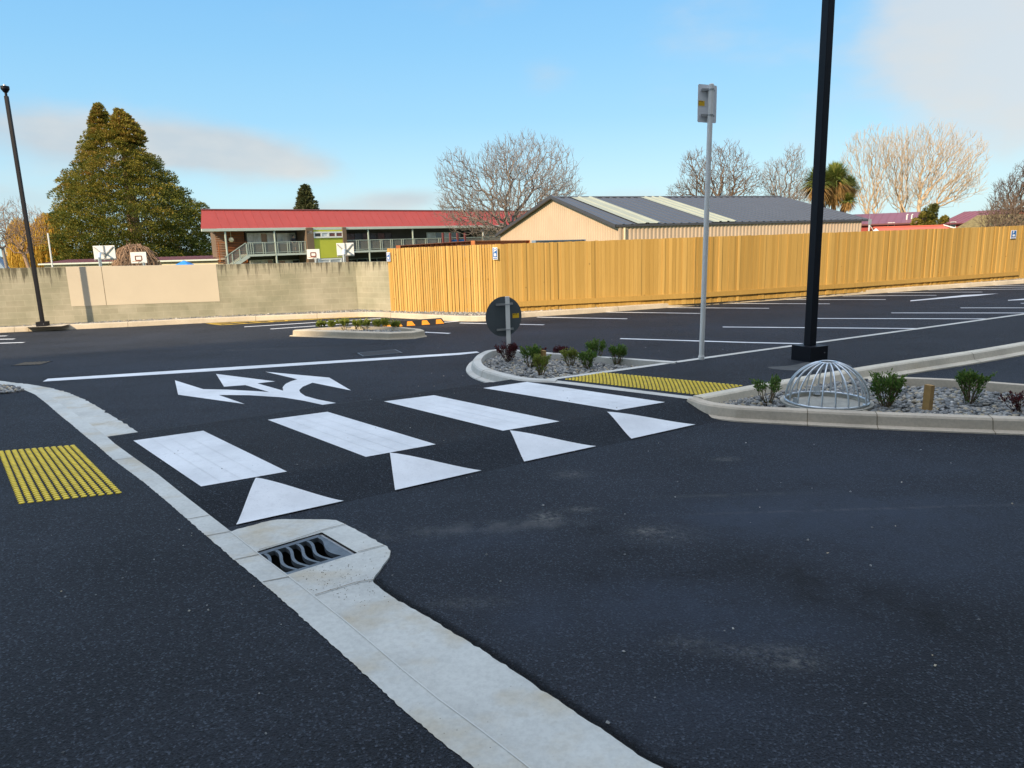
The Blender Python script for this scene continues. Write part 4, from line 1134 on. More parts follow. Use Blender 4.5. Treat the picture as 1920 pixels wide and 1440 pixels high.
# ================================================================== SHRUBS
def shrub(name, px, top, wpx, mat, label, group, seed, zb=.03, n=420, leafl=.026, dens=1.0, stems=14, low=.35, droop=0.0, stemmat='stem', spiky=False):
    rr = random.Random(seed); p = G(px[0], px[1], zb); q = ray(px[0], top); hh = H + q.z * p.y / q.y - zb
    scale = p.y / F_PX; rw = wpx * scale / 2 * 1.08; hh *= .97; n = int(n * 1.25)
    t = thing(name, label, 'shrub', loc=p, group=group)
    m = MB(); tips = []
    for k in range(stems):
        a = rr.uniform(0, 6.28); r_ = rw * math.sqrt(rr.random()) * .95; top_ = hh * rr.uniform(.72, 1.0) * (1 - .16 * (r_ / rw) ** 2)
        b = Vector((math.cos(a) * .015, math.sin(a) * .015, -.02)); e_ = Vector((math.cos(a) * r_, math.sin(a) * r_, top_)); mid = b.lerp(e_, .5) + Vector((math.cos(a), math.sin(a), 0)) * rw * rr.uniform(-.05, .25)
        pts = [b, b.lerp(mid, .6) + Vector((rr.uniform(-.01, .01), rr.uniform(-.01, .01), 0)), mid, mid.lerp(e_, .5), e_]
        m.tube(pts, [.0045, .004, .0035, .003, .002], 5, False); tips.append(pts)
        for _ in range(2):
            s0 = mid.lerp(e_, rr.uniform(.1, .7)); s1 = s0 + Vector((rr.uniform(-1, 1) * rw * .4, rr.uniform(-1, 1) * rw * .4, hh * rr.uniform(.12, .30))); m.tube([s0, s0.lerp(s1, .5) + Vector((0, 0, -.005)), s1], [.003, .0025, .0015], 4, False); tips.append([s0, s0.lerp(s1, .35), s0.lerp(s1, .6), s0.lerp(s1, .8), s1])
    m.build('stems', mt[stemmat], t)
    m = MB()
    for k in range(n):
        st = rr.choice(tips); f = rr.uniform(0, 1) ** .7; i = min(3, int(f * 4)); b = st[i].lerp(st[i + 1], f * 4 - i)
        if b.z < hh * low and rr.random() > .25: b = st[3].lerp(st[4], rr.random())
        b = b + Vector((rr.gauss(0, .012), rr.gauss(0, .012), rr.gauss(0, .010)))
        out = Vector((b.x, b.y, 0)); out = out.normalized() if out.length > 1e-4 else Vector((1, 0, 0))
        d = (out * rr.uniform(.2, 1.1) + Vector((rr.uniform(-.7, .7), rr.uniform(-.7, .7), rr.uniform(.3, 1.6) - droop))).normalized()
        s_ = d.cross(Vector((rr.uniform(-1, 1), rr.uniform(-1, 1), rr.uniform(-.2, 1)))).normalized(); L_ = leafl * rr.uniform(.6, 1.25); w_ = L_ * (.13 if spiky else .19)
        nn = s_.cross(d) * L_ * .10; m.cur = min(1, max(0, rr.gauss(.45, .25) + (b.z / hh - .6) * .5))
        m.face([b, b + d * L_ * .5 + s_ * w_ + nn, b + d * L_, b + d * L_ * .5 - s_ * w_ + nn])
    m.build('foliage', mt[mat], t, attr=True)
    return t
GM = 'young shrubs in the middle planting bed'; GR_ = 'young shrubs in the right planting bed'; GI = 'small shrubs on the far island'
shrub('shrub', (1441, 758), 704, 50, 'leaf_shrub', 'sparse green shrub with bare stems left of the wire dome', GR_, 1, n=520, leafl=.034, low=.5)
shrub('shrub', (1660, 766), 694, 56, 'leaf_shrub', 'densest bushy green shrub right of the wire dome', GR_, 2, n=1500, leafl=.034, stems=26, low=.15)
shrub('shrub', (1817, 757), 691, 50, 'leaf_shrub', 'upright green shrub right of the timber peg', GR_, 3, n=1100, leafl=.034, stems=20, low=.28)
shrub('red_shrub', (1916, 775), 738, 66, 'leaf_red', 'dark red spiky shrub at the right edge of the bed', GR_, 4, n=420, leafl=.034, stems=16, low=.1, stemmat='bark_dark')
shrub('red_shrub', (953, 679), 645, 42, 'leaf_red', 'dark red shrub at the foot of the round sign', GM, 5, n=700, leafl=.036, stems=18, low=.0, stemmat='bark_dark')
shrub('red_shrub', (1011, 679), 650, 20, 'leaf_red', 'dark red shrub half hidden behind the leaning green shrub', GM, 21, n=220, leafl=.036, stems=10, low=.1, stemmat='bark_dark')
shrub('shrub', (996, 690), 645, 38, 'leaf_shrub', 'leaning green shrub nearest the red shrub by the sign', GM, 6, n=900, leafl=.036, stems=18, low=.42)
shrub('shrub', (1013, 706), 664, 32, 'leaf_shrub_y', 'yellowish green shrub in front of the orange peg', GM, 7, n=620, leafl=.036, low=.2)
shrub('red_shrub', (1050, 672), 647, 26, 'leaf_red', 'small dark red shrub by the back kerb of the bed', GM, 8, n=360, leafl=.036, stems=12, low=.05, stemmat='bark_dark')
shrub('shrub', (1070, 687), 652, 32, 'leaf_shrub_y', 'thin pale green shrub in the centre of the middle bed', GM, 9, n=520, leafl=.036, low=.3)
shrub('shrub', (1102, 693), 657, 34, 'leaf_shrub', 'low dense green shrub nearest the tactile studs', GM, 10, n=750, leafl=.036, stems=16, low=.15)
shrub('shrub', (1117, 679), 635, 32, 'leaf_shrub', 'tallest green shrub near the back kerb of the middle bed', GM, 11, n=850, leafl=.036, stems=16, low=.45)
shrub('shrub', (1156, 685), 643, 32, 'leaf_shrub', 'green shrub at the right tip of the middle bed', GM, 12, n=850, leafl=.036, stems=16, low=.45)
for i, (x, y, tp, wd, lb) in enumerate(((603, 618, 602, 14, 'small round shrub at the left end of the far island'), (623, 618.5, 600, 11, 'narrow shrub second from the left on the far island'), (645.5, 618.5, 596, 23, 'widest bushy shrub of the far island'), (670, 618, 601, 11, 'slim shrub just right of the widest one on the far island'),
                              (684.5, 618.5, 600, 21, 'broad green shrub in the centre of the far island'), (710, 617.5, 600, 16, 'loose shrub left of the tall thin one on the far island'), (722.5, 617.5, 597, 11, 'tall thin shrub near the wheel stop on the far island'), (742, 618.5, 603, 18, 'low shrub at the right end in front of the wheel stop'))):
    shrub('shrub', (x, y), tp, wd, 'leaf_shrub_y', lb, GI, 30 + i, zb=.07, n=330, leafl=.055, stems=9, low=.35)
#@@PART4
# ================================================================== SHED
ZG = -1.2
t24 = R(24); su = Vector((math.cos(t24), math.sin(t24), 0)); sn = Vector((-math.sin(t24), math.cos(t24), 0))
pc = V(1162, 421, 45); SC = Vector((pc.x, pc.y, 0)); zE = pc.z
SP = Plane(SC, SC + su)
LS = SP.hit(1625, 412)[0]
GPl = Plane(SC + sn * 30, SC)          # gable plane
ga, gz = GPl.hit(1040, 371); WS2 = 30 - ga; zR = gz
t_ = thing('storage_shed', 'long beige corrugated shed with dark grey roof behind the fence', 'shed', loc=SC, rz=t24)
ga0, gz0 = GPl.hit(938, 441); WS = 30 - ga0
def corr(mb, p0, p1, z0, z1f, pitch, dep, nrm):
    """ribbed vertical sheet from p0 to p1 (plan), top height from z1f(fraction)"""
    d = (p1 - p0); L_ = d.length; n_ = max(2, int(L_ / pitch)); nrm = Vector(nrm)
    last = None
    for k in range(n_):
        for f, dd in ((0, 0), (.35, 0), (.5, dep), (.85, dep)):
            s = (k + f) / n_; q = p0 + d * s + nrm * dd
            cur = (Vector((q.x, q.y, z0)), Vector((q.x, q.y, z1f(s))))
            if last: mb.face([last[0], cur[0], cur[1], last[1]])
            last = cur
m = MB(); corr(m, Vector((0, 0, 0)), Vector((LS - .5, 0, 0)), ZG, lambda s: zE - .02, .30, .035, (0, -1, 0)); m.build('long_wall', mt['shed_wall'], t_)
m = MB(); corr(m, Vector((0, WS, 0)), Vector((0, 0, 0)), ZG, lambda s: (gz0 + (zR - gz0) * ((1 - (1 - s)) * WS) / (WS - WS2)) if s * WS < WS - WS2 else zE + (zR - zE) * ((1 - s) * WS) / WS2, .30, .035, (-1, 0, 0)); m.build('gable_wall', mt['shed_wall'], t_)
m = MB(); m.face([(LS - .5, 0, ZG), (LS - .5, WS, ZG), (LS - .5, WS, gz0 - .05), (LS - .5, WS2, zR - .05), (LS - .5, 0, zE - .05)]); m.build('end_wall', mt['shed_wall'], t_)
ro = .06
def roofpt(x, y, up_=0): return Vector((x, y, zE + (zR - zE) * (y / WS2) + up_))
LR, LE = SP.hit(1500, 375)[0], LS + .2
RP = Plane(SC + sn * WS2, SC + sn * WS2 + su)
LR = LE
def roofsheet(x0, x1, mat, name, dz=0.0, pitch=.62):
    m = MB(); n_ = max(1, int((x1 - x0) / pitch)); last = None
    for k in range(n_ + 1):
        for f, dd in ((0, 0), (.60, 0), (.70, .05), (.90, .05)):
            s = (k + f) / n_
            if s > 1: break
            x = x0 + (x1 - x0) * s; xt = x if x < LR else LR + (x - LR) * 0; fr_ = 1.0
            if x > LR: fr_ = max(0.0, 1 - (x - LR) / (LE - LR))
            a = roofpt(x, -ro, dd + dz); b = roofpt(x, -ro + (WS2 + ro) * fr_, dd + dz)
            if last: m.face([last[0], a, b, last[1]])
            last = (a, b)
    return m.build(name, mt[mat], t_)
def rx(px, py): return SP.hit(px, py)[0]
s1a, s1b, s2a, s2b = rx(1195, 415.5), rx(1240, 415.5), rx(1338, 413.5), rx(1382, 413)
roofsheet(-.25, LE, 'shed_roof', 'roof')
roofsheet(s1a, s1b, 'skylight', 'skylight', .06); roofsheet(s2a, s2b, 'skylight', 'skylight', .06)
m = MB(); m.face([roofpt(-.25, WS2), roofpt(LR, WS2), (LE, WS + .2, gz0), (-.25, WS + .2, gz0)]); m.build('rear_roof', mt['shed_roof'], t_)
m = MB(); m.beam((-.28, -ro - .03, zE - .07), (LE, -ro - .03, zE - .07), .11, .14); m.build('gutter', mt['shed_roof'], t_)
m = MB(); m.beam((-.3, -ro, zE - .09), (-.3, WS2, zR + .07), .16, .22); m.beam((-.3, WS2, zR + .07), (-.3, WS + .3, gz0 - .05), .16, .22); m.build('barge_capping', mt['shed_roof'], t_)
m = MB(); m.tube([(-.3, WS2, zR + .02), (LR - .2, WS2, zR + .02)], .09, 8); m.build('ridge_cap', mt['shed_roof'], t_)
m = MB(); m.tube([(.28, -.12, ZG), (.28, -.12, zE - .2)], .07, 8); m.build('downpipe', mt['cream_wall'], t_)
m = MB(); m.beam((0, -.02, ZG), (0, -.02, zE - .05), .16, .12); m.build('corner_flashing', mt['shed_wall'], t_)

# ================================================================== SCHOOL BUILDING
qa, qb = V(380, 432, 62), V(940, 428, 83)
A0 = Vector((qa.x, qa.y, 0)); B0 = Vector((qb.x, qb.y, 0)); F0 = Plane(A0, B0); FI = Plane(A0, B0, 2.0); FM = Plane(A0, B0, .35)
t_ = thing('school_building', 'long two storey school block with red roof, balcony and lime panel', 'building', loc=A0, rz=math.atan2(F0.u.y, F0.u.x))
def loc(pl, a, z, off=0.0): 
    return Vector((a, (pl.o - A0).dot(F0.n) + off, z))
def slab(name, mat, pl, x0, y0, x1, y1, th=.1, off=0.0, parent=None, exact=None):
    """block whose face fills the given photo rectangle on the given plane"""
    xm, ym = (x0 + x1) / 2, (y0 + y1) / 2
    a0, _ = pl.hit(x0, ym); a1, _ = pl.hit(x1, ym); _, z1_ = pl.hit(xm, y0); _, z0_ = pl.hit(xm, y1)
    m = MB(); y = (pl.o - A0).dot(F0.n) + off
    m.hexa([(a0, y, z0_), (a1, y, z0_), (a1, y + th, z0_), (a0, y + th, z0_)], [(a0, y, z1_), (a1, y, z1_), (a1, y + th, z1_), (a0, y + th, z1_)])
    return m.build(name, mt[mat], parent or t_)
Ltot = F0.hit(1010, 430)[0]
d_ = ray(378, 410); KS = d_.dot(F0.u) / d_.dot(F0.n) + .16       # the end wall runs back along this skew
zg1 = F0.hit(380, 429)[1]; zg0 = F0.hit(380, 434)[1]; _, zr1 = F0.hit(378.5, 391.5)
zgr = F0.hit(940, 426.8)[1]; zrr = F0.hit(960, 391.3)[1]
# levels are true horizontals: average left and right readings
def lerpz(a, b, s): return a + (b - a) * s / Ltot
m = MB(); m.hexa([(-.1, -.12, zg0), (Ltot, -.12, zg0 + .0), (Ltot, .1, zg0), (-.1, .1, zg0)], [(-.1, -.12, zg1), (Ltot, -.12, zg1), (Ltot, .1, zg1), (-.1, .1, zg1)]); m.build('gutter', mt['gutter_pale'], t_)
m = MB(); m.face([(-.15, -.05, zg1 + .01), (Ltot, -.05, zg1 + .01), (Ltot, 1.5, zr1), (-.15 + KS * 1.5, 1.5, zr1)]); m.face([(-.15 + KS * 1.5, 1.5, zr1), (Ltot, 1.5, zr1), (Ltot, 9, zr1 - .8), (-.15 + KS * 9, 9, zr1 - .8)]); m.face([(-.15, -.05, zg1 + .01), (-.15 + KS * 1.5, 1.5, zr1), (-.15 + KS * 9, 9, zr1 - .8), (-.15 + KS * 9, 9, zg1 + .01)])
n_ = int(Ltot / .8)
for k in range(1 + int(KS * 1.5 / .8 + .5), n_): x = k * .8; m.beam((x, -.05, zg1 + .012), (x, 1.5, zr1 + .012), .03, .02)
m.build('roof', mt['roof_red'], t_)
m = MB(); m.tube([(-.15 + KS * 1.5, 1.5, zr1), (Ltot, 1.5, zr1)], .09, 6); m.build('ridge_cap', mt['roof_maroon'], t_)
m = MB(); m.face([(-.1, 0, zg0 + .01), (-.1 + KS * 9, 9, zg0 + .01), (Ltot, 9, zg0 + .01), (Ltot, 0, zg0 + .01)]); m.build('soffit', mt['gutter_pale'], t_)
i0 = 2.05; xw0 = FI.hit(462, 460)[0]
m = MB(); m.hexa([(xw0, i0, ZG), (Ltot, i0, ZG), (Ltot, 9, ZG), (xw0, 9, ZG)], [(xw0, i0, zg0), (Ltot, i0, zg0), (Ltot, 9, zg0), (xw0, 9, zg0)]); m.build('wall', mt['wall_dark'], t_)
# timber slat screen on the left: posts and slats
xs0, xs1, xs2 = FI.hit(405, 460)[0], FI.hit(424, 460)[0], FI.hit(459, 460)[0]
m = MB(); zz = ZG
while zz < zg0 - .05:
    m.box(((xs0 + xs2) / 2, i0 - .08, zz), (xs2 - xs0, .04, .085)); zz += .15
m.build('slat_screen', mt['slat_wood'], t_)
m = MB(); m.hexa([(xs1, i0 + .1, ZG), (xs2, i0 + .1, ZG), (xs2, 6, ZG), (xs1, 6, ZG)], [(xs1, i0 + .1, zg0), (xs2, i0 + .1, zg0), (xs2, 6, zg0), (xs1, 6, zg0)]); m.build('timber_wall', mt['brown_column'], t_)
for y in (454.5, 470): slab('screen_rail', 'rust_orange', FI, 409, y - .7, 461, y + .7, .06, -.18)
for x in (410, 461): slab('screen_post', 'rust_orange', FI, x - .8, 454, x + .8, 492, .06, -.19)
c = FM.hit(433.5, 449.5); m = MB(); m.tube([(c[0], .35, c[1] - .22), (c[0], .35, c[1] - .19), (c[0], .35, c[1] - .1), (c[0], .35, c[1]), (c[0], .35, c[1] + .1), (c[0], .35, c[1] + .19), (c[0], .35, c[1] + .22)], [.03, .11, .19, .22, .19, .11, .03], 14); m.tube([(c[0], .35, c[1] + .2), (c[0], .35, zg0)], .02, 5); m.build('globe_lamp', mt['lamp_globe'], t_, smooth=True)
for x in (424.8, 516.8, 692.3, 775.5): 
    a = F0.hit(x, 460)[0]; m = MB(); m.tube([(a, .05, ZG), (a, .05, zg0)], .085, 8); m.build('verandah_post', mt['rail_green'], t_)
a = F0.hit(907, 450)[0]; m = MB(); m.box((a, .1, (zg0 + ZG) / 2), (.14, .14, zg0 - ZG)); m.build('verandah_post', mt['frame_white'], t_)
# balcony slab and rails
zb1 = F0.hit(520, 475.3)[1]; zb0 = F0.hit(520, 479.2)[1]; xb0 = F0.hit(466, 477)[0]; xb1 = F0.hit(577, 477)[0]; xb2 = F0.hit(647, 476)[0]
zt_r = F0.hit(520, 454)[1]
for (xa, xb_) in ((xb0, xb1), (xb2, Ltot)):
    m = MB(); m.hexa([(xa, -.02, zb0), (xb_, -.02, zb0), (xb_, i0 - .01, zb0), (xa, i0 - .01, zb0)], [(xa, -.02, zb1), (xb_, -.02, zb1), (xb_, i0 - .01, zb1), (xa, i0 - .01, zb1)]); m.build('balcony_slab', mt['gutter_pale'], t_)
    m = MB(); m.beam((xa, .02, zt_r), (xb_, .02, zt_r), .06, .06); m.beam((xa, .02, zb1 + .12), (xb_, .02, zb1 + .12), .05, .05); m.build('handrail', mt['rail_green'], t_)
    m = MB(); m.face([(xa, .03, zb1 + .12), (xb_, .03, zb1 + .12), (xb_, .03, zt_r), (xa, .03, zt_r)]); m.build('mesh_screen', mt['mesh_panel'], t_)
for x in (464, 472.5, 495.4, 519, 541.3, 563.5, 575, 671, 693, 715.5, 735, 755.5, 777, 800, 825):
    a = F0.hit(x, 465)[0]; m = MB(); m.beam((a - .10, .0, zb1 - .02), (a - .10, .0, zt_r), .05, .05, Vector((0, 1, 0))); m.beam((a + .10, .0, zb1 - .02), (a + .10, .0, zt_r), .05, .05, Vector((0, 1, 0))); m.build('rail_post', mt['rail_green'], t_)
# stair
xa, za = F0.hit(467, 479)[0], F0.hit(467, 478)[1]; xb_, zb_ = F0.hit(424, 500)[0], F0.hit(424, 503)[1]
zb_ = za - (xa - xb_) * .60
m = MB(); m.beam((xa, .0, za - .08), (xb_, .0, zb_ - .08), .06, .30); m.beam((xa, 1.2, za - .08), (xb_, 1.2, zb_ - .08), .06, .30)
for k in range(14): f = k / 14; m.box((xa + (xb_ - xa) * f, .6, za + (zb_ - za) * f), (.28, 1.2, .05))
m.build('stair_flight', mt['gutter_pale'], t_)
m = MB(); m.beam((xa - .2, .0, za + 1.05), (xb_, .0, zb_ + 1.15), .06, .06); m.build('stair_handrail', mt['rail_green'], t_)
m = MB(); m.face([(xa - .2, .01, za + .1), (xb_, .01, zb_ + .2), (xb_, .01, zb_ + 1.15), (xa - .2, .01, za + 1.05)]); m.build('stair_mesh', mt['mesh_panel'], t_)
for f in (.06, .38, .70): x = xa + (xb_ - xa) * f; z = za + (zb_ - za) * f; m = MB(); m.beam((x, -.0, z), (x, -.0, z + 1.05), .07, .07, Vector((0, 1, 0))); m.build('stair_post', mt['rail_green'], t_)
# windows: frame + panes
def window(pl, x0, y0, x1, y1, n, gl='glass_sky', fr='frame_white', off=-.04, fw_=.05, rows=1):
    xm, ym = (x0 + x1) / 2, (y0 + y1) / 2
    a0, _ = pl.hit(x0, ym); a1, _ = pl.hit(x1, ym); _, z1_ = pl.hit(xm, y0); _, z0_ = pl.hit(xm, y1); yy = (pl.o - A0).dot(F0.n) + off
    m = MB(); fm = m
    for z in (z0_, z1_): m.box(((a0 + a1) / 2, yy, z), (a1 - a0 + fw_, .06, fw_))
    for k in range(n + 1): m.box((a0 + (a1 - a0) * k / n, yy - .002, (z0_ + z1_) / 2), (fw_, .056, z1_ - z0_ - fw_))
    f = m.build('window', mt[fr], t_)
    for k in range(n):
        m = MB(); b0 = a0 + (a1 - a0) * k / n + fw_ / 2; b1 = a0 + (a1 - a0) * (k + 1) / n - fw_ / 2
        m.hexa([(b0, yy + .005, z0_), (b1, yy + .005, z0_), (b1, yy + .02, z0_), (b0, yy + .02, z0_)], [(b0, yy + .005, z1_), (b1, yy + .005, z1_), (b1, yy + .02, z1_), (b0, yy + .02, z1_)])
        m.build('pane', mt[gl if isinstance(gl, str) else gl[k % len(gl)]], f)
FW = Plane(A0, B0, 2.04)
window(FW, 463.5, 437.5, 513, 457, 4, ('glass_sky', 'glass_sky', 'glass_dark', 'glass_sky'))
window(FW, 519, 437.5, 553, 457, 3, ('glass_sky', 'glass_sky', 'glass_sky'))
slab('spandrel_panel', 'wall_khaki', FW, 476, 459.5, 547, 472.5, .03, -.05)
window(FW, 469, 487.5, 512, 503, 4, ('glass_sky', 'glass_sky', 'glass_sky', 'glass_dark'))
window(FW, 522, 487.5, 574, 503, 4, ('glass_dark', 'glass_sky', 'glass_dark', 'glass_dark'))
window(FW, 650, 437, 735, 457, 6, ('glass_red', 'glass_dark', 'glass_red', 'glass_dark', 'glass_red', 'glass_dark'), 'wall_dark')
window(FW, 800, 436, 862, 456, 4, ('glass_sky', 'glass_dark', 'glass_sky', 'glass_dark'))
slab('spandrel_panel', 'wall_khaki', FW, 670, 461, 800, 473, .03, -.05)
window(FW, 650, 484, 760, 500, 6, 'glass_dark', 'rail_green')
# projecting bay with lime panel
slab('bay_column', 'brown_column', F0, 574.6, 427, 588, 503, 2.1, -.25)
slab('bay_column', 'brown_column', F0, 642.5, 426, 649.5, 503, 2.1, -.25)
slab('lime_panel', 'lime_panel', F0, 587, 425.8, 643.5, 483.5, 1.9, -.10)
slab('lower_bay_wall', 'wall_khaki', F0, 588, 483.5, 642.5, 503, 1.8, .02)
window(F0, 587.5, 435.6, 641, 444.6, 4, ('glass_dark', 'glass_sky', 'glass_red', 'glass_red'), off=-.16, fw_=.14)
window(F0, 597, 485.5, 640, 503, 2, 'glass_sky', off=-.06, fw_=.14)
for x in (820, 833.5, 847, 861): slab('entrance_post', 'roof_maroon', F0, x - 1.3, 437, x + 1.3, 470, .2, -1.2)
slab('blue_panel', 'sign_blue', F0, 834, 449.5, 860, 453, .1, -1.1)
slab('end_wall', 'wall_khaki', F0, 908, 428, 945, 475, 3, .25)
m = MB(); c = FM.hit(575, 436); m.box((c[0], -.1, c[1]), (.5, .3, .22)); m.build('security_light', mt['frame_white'], t_)

# person on the balcony
def person(base, hh, rz, label):
    t = thing('person', label, 'person', loc=base, rz=rz)
    J = [(0, 0, .52), (0, .01, .63), (0, .02, .76), (0, 0, .83), (0, -.01, .87), (0, -.02, .93), (0, -.02, .985),
         (.055, 0, .50), (.065, -.02, .28), (.06, .01, .05), (.065, -.07, .015), (-.055, 0, .50), (-.06, .0, .28), (-.075, .02, .05), (-.08, -.06, .015),
         (.11, .01, .80), (.15, -.03, .64), (.12, -.14, .58), (.11, -.18, .58), (-.11, .01, .80), (-.15, -.03, .64), (-.12, -.14, .58), (-.11, -.18, .58)]
    rad = [.085, .075, .09, .05, .032, .058, .035, .055, .038, .024, .02, .055, .038, .024, .02, .038, .028, .018, .016, .038, .028, .018, .016]
    E_ = [(0, 1), (1, 2), (2, 3), (3, 4), (4, 5), (5, 6), (0, 7), (7, 8), (8, 9), (9, 10), (0, 11), (11, 12), (12, 13), (13, 14), (2, 15), (15, 16), (16, 17), (17, 18), (2, 19), (19, 20), (20, 21), (21, 22)]
    def skin_(name, ids, mat, grow, zclip=None):
        mp = {k: i for i, k in enumerate(ids)}
        me = bpy.data.meshes.new(name); me.from_pydata([tuple(Vector(J[k]) * hh) for k in ids], [(mp[a], mp[b]) for a, b in E_ if a in mp and b in mp], [])
        o = link(name, me, mt[mat], t); me.skin_vertices or None
        md = o.modifiers.new('skin', 'SKIN')
        if not me.skin_vertices: 
            bpy.context.view_layer.update()
        for i, k in enumerate(ids):
            sv = me.skin_vertices[0].data[i]; sv.radius = (rad[k] * hh * grow, rad[k] * hh * grow); sv.use_root = (i == 0)
        s2 = o.modifiers.new('sub', 'SUBSURF'); s2.levels = s2.render_levels = 1
    try:
        skin_('body', list(range(len(J))), 'skin', 1.0)
        skin_('shirt', [0, 1, 2, 3, 15, 16, 19, 20], 'dark_cloth', 1.15)
        skin_('shorts', [0, 7, 8, 11, 12], 'grey_cloth', 1.22)
    except Exception as ex:
        print('person', ex)
    m = MB(); m.tube([Vector((0, .0, .93)) * hh, Vector((0, .005, .96)) * hh, Vector((0, -.005, .99)) * hh, Vector((0, -.015, 1.005)) * hh], [.055 * hh, .064 * hh, .052 * hh, .01], 10); m.build('hair', mt['dark_cloth'], t, smooth=True)
a_, _ = F0.hit(556, 465); pw = F0.at(a_, zb1, .5)
person(pw, 1.62, math.atan2(F0.u.y, F0.u.x), 'person in dark top and shorts standing on the school balcony')

# ================================================================== COURT AND BACKGROUND BITS
def hoop(px, y_top, y_bot, wpx, Y, rear, label):
    p = V(px, (y_top + y_bot) / 2, Y); sc = Y / F_PX; W_, H_ = wpx * sc, (y_bot - y_top) * sc
    t = thing('basketball_hoop', label, 'basketball hoop', loc=(p.x, p.y, ZG), rz=R(4) if not rear else R(184), group='basketball hoops of the school court')
    cz = p.z - ZG
    m = MB(); m.box((0, 0, cz), (W_, .04, H_)); m.build('backboard', mt['board_white'], t)
    m = MB(); m.tube([(0, .55, 0), (0, .55, cz - .2), (0, .45, cz)], .07, 8); m.beam((0, .45, cz), (0, .03, cz), .06, .06)
    m.build('pole', mt['galvanised'], t)
    if rear:
        for s_ in (-1, 1): m = MB(); m.beam((0, .07, cz - H_ * .2), (s_ * W_ * .45, .05, cz + H_ * .42), .04, .04, Vector((0, 1, 0))); m.build('brace', mt['bracket_steel'], t)
        m = MB(); m.beam((0, .06, cz - H_ / 2), (0, .06, cz + H_ / 2), .04, .04, Vector((0, 1, 0))); m.beam((-W_ / 2, .06, cz - H_ * .42), (W_ / 2, .06, cz - H_ * .42), .04, .04, Vector((0, 1, 0))); m.build('frame', mt['bracket_steel'], t)
    else:
        m = MB(); w_, h_ = W_ * .4, H_ * .38
        for a, b in (((-w_ / 2, -h_ / 2), (w_ / 2, -h_ / 2)), ((w_ / 2, -h_ / 2), (w_ / 2, h_ / 2)), ((w_ / 2, h_ / 2), (-w_ / 2, h_ / 2)), ((-w_ / 2, h_ / 2), (-w_ / 2, -h_ / 2))): m.beam((a[0], -.025, cz - H_ * .05 + a[1]), (b[0], -.025, cz - H_ * .05 + b[1]), .05, .012, Vector((0, 1, 0)))
        m.build('target_square', mt['roof_maroon'], t)
        m = MB(); m.tube([(.2 * math.cos(k * math.pi / 8), -.28 + .2 * math.sin(k * math.pi / 8), cz - H_ * .32) for k in range(17)], .015, 6, False); m.build('ring', mt['rust_orange'], t)
hoop(196, 461, 487, 38, 34, True, 'basketball backboard seen from behind, left of the conifer base')
hoop(260, 473, 493, 28, 38, False, 'small backboard with red square before the brown bare mound')
hoop(587.5, 467.5, 485, 23, 38, False, 'small backboard with red square left of the lime panel')
hoop(647.5, 456, 480, 31, 34, True, 'basketball backboard seen from behind, right of the lime panel')
def canopy(px, ytop, ybot, wpx, Y, mat, label):
    p = V(px, ybot, Y); zt_ = V(px, ytop, Y).z; w_ = wpx * Y / F_PX / 2; t = thing('shade_canopy', label, 'canopy', loc=(p.x, p.y, ZG))
    m = MB(); r = [(-w_, -w_, p.z - ZG - .3), (w_, -w_, p.z - ZG - .3), (w_, w_, p.z - ZG - .3), (-w_, w_, p.z - ZG - .3)]
    for a, b in zip(r, r[1:] + r[:1]): m.face([a, b, (0, 0, zt_ - ZG)]); m.face([a, b, (b[0], b[1], b[2] - .2), (a[0], a[1], a[2] - .2)])
    m.build('fabric', mt[mat], t)
    for a in r: m = MB(); m.tube([(a[0] * .97, a[1] * .97, 0), (a[0] * .97, a[1] * .97, a[2])], .04, 6); m.build('leg', mt['galvanised'], t)
canopy(346, 488, 499, 60, 45, 'canopy_blue', 'peaked blue shade canopy showing above the block wall')
canopy(1642, 428, 434, 26, 40, 'canopy_white', 'white peaked canopy top showing above the long fence')
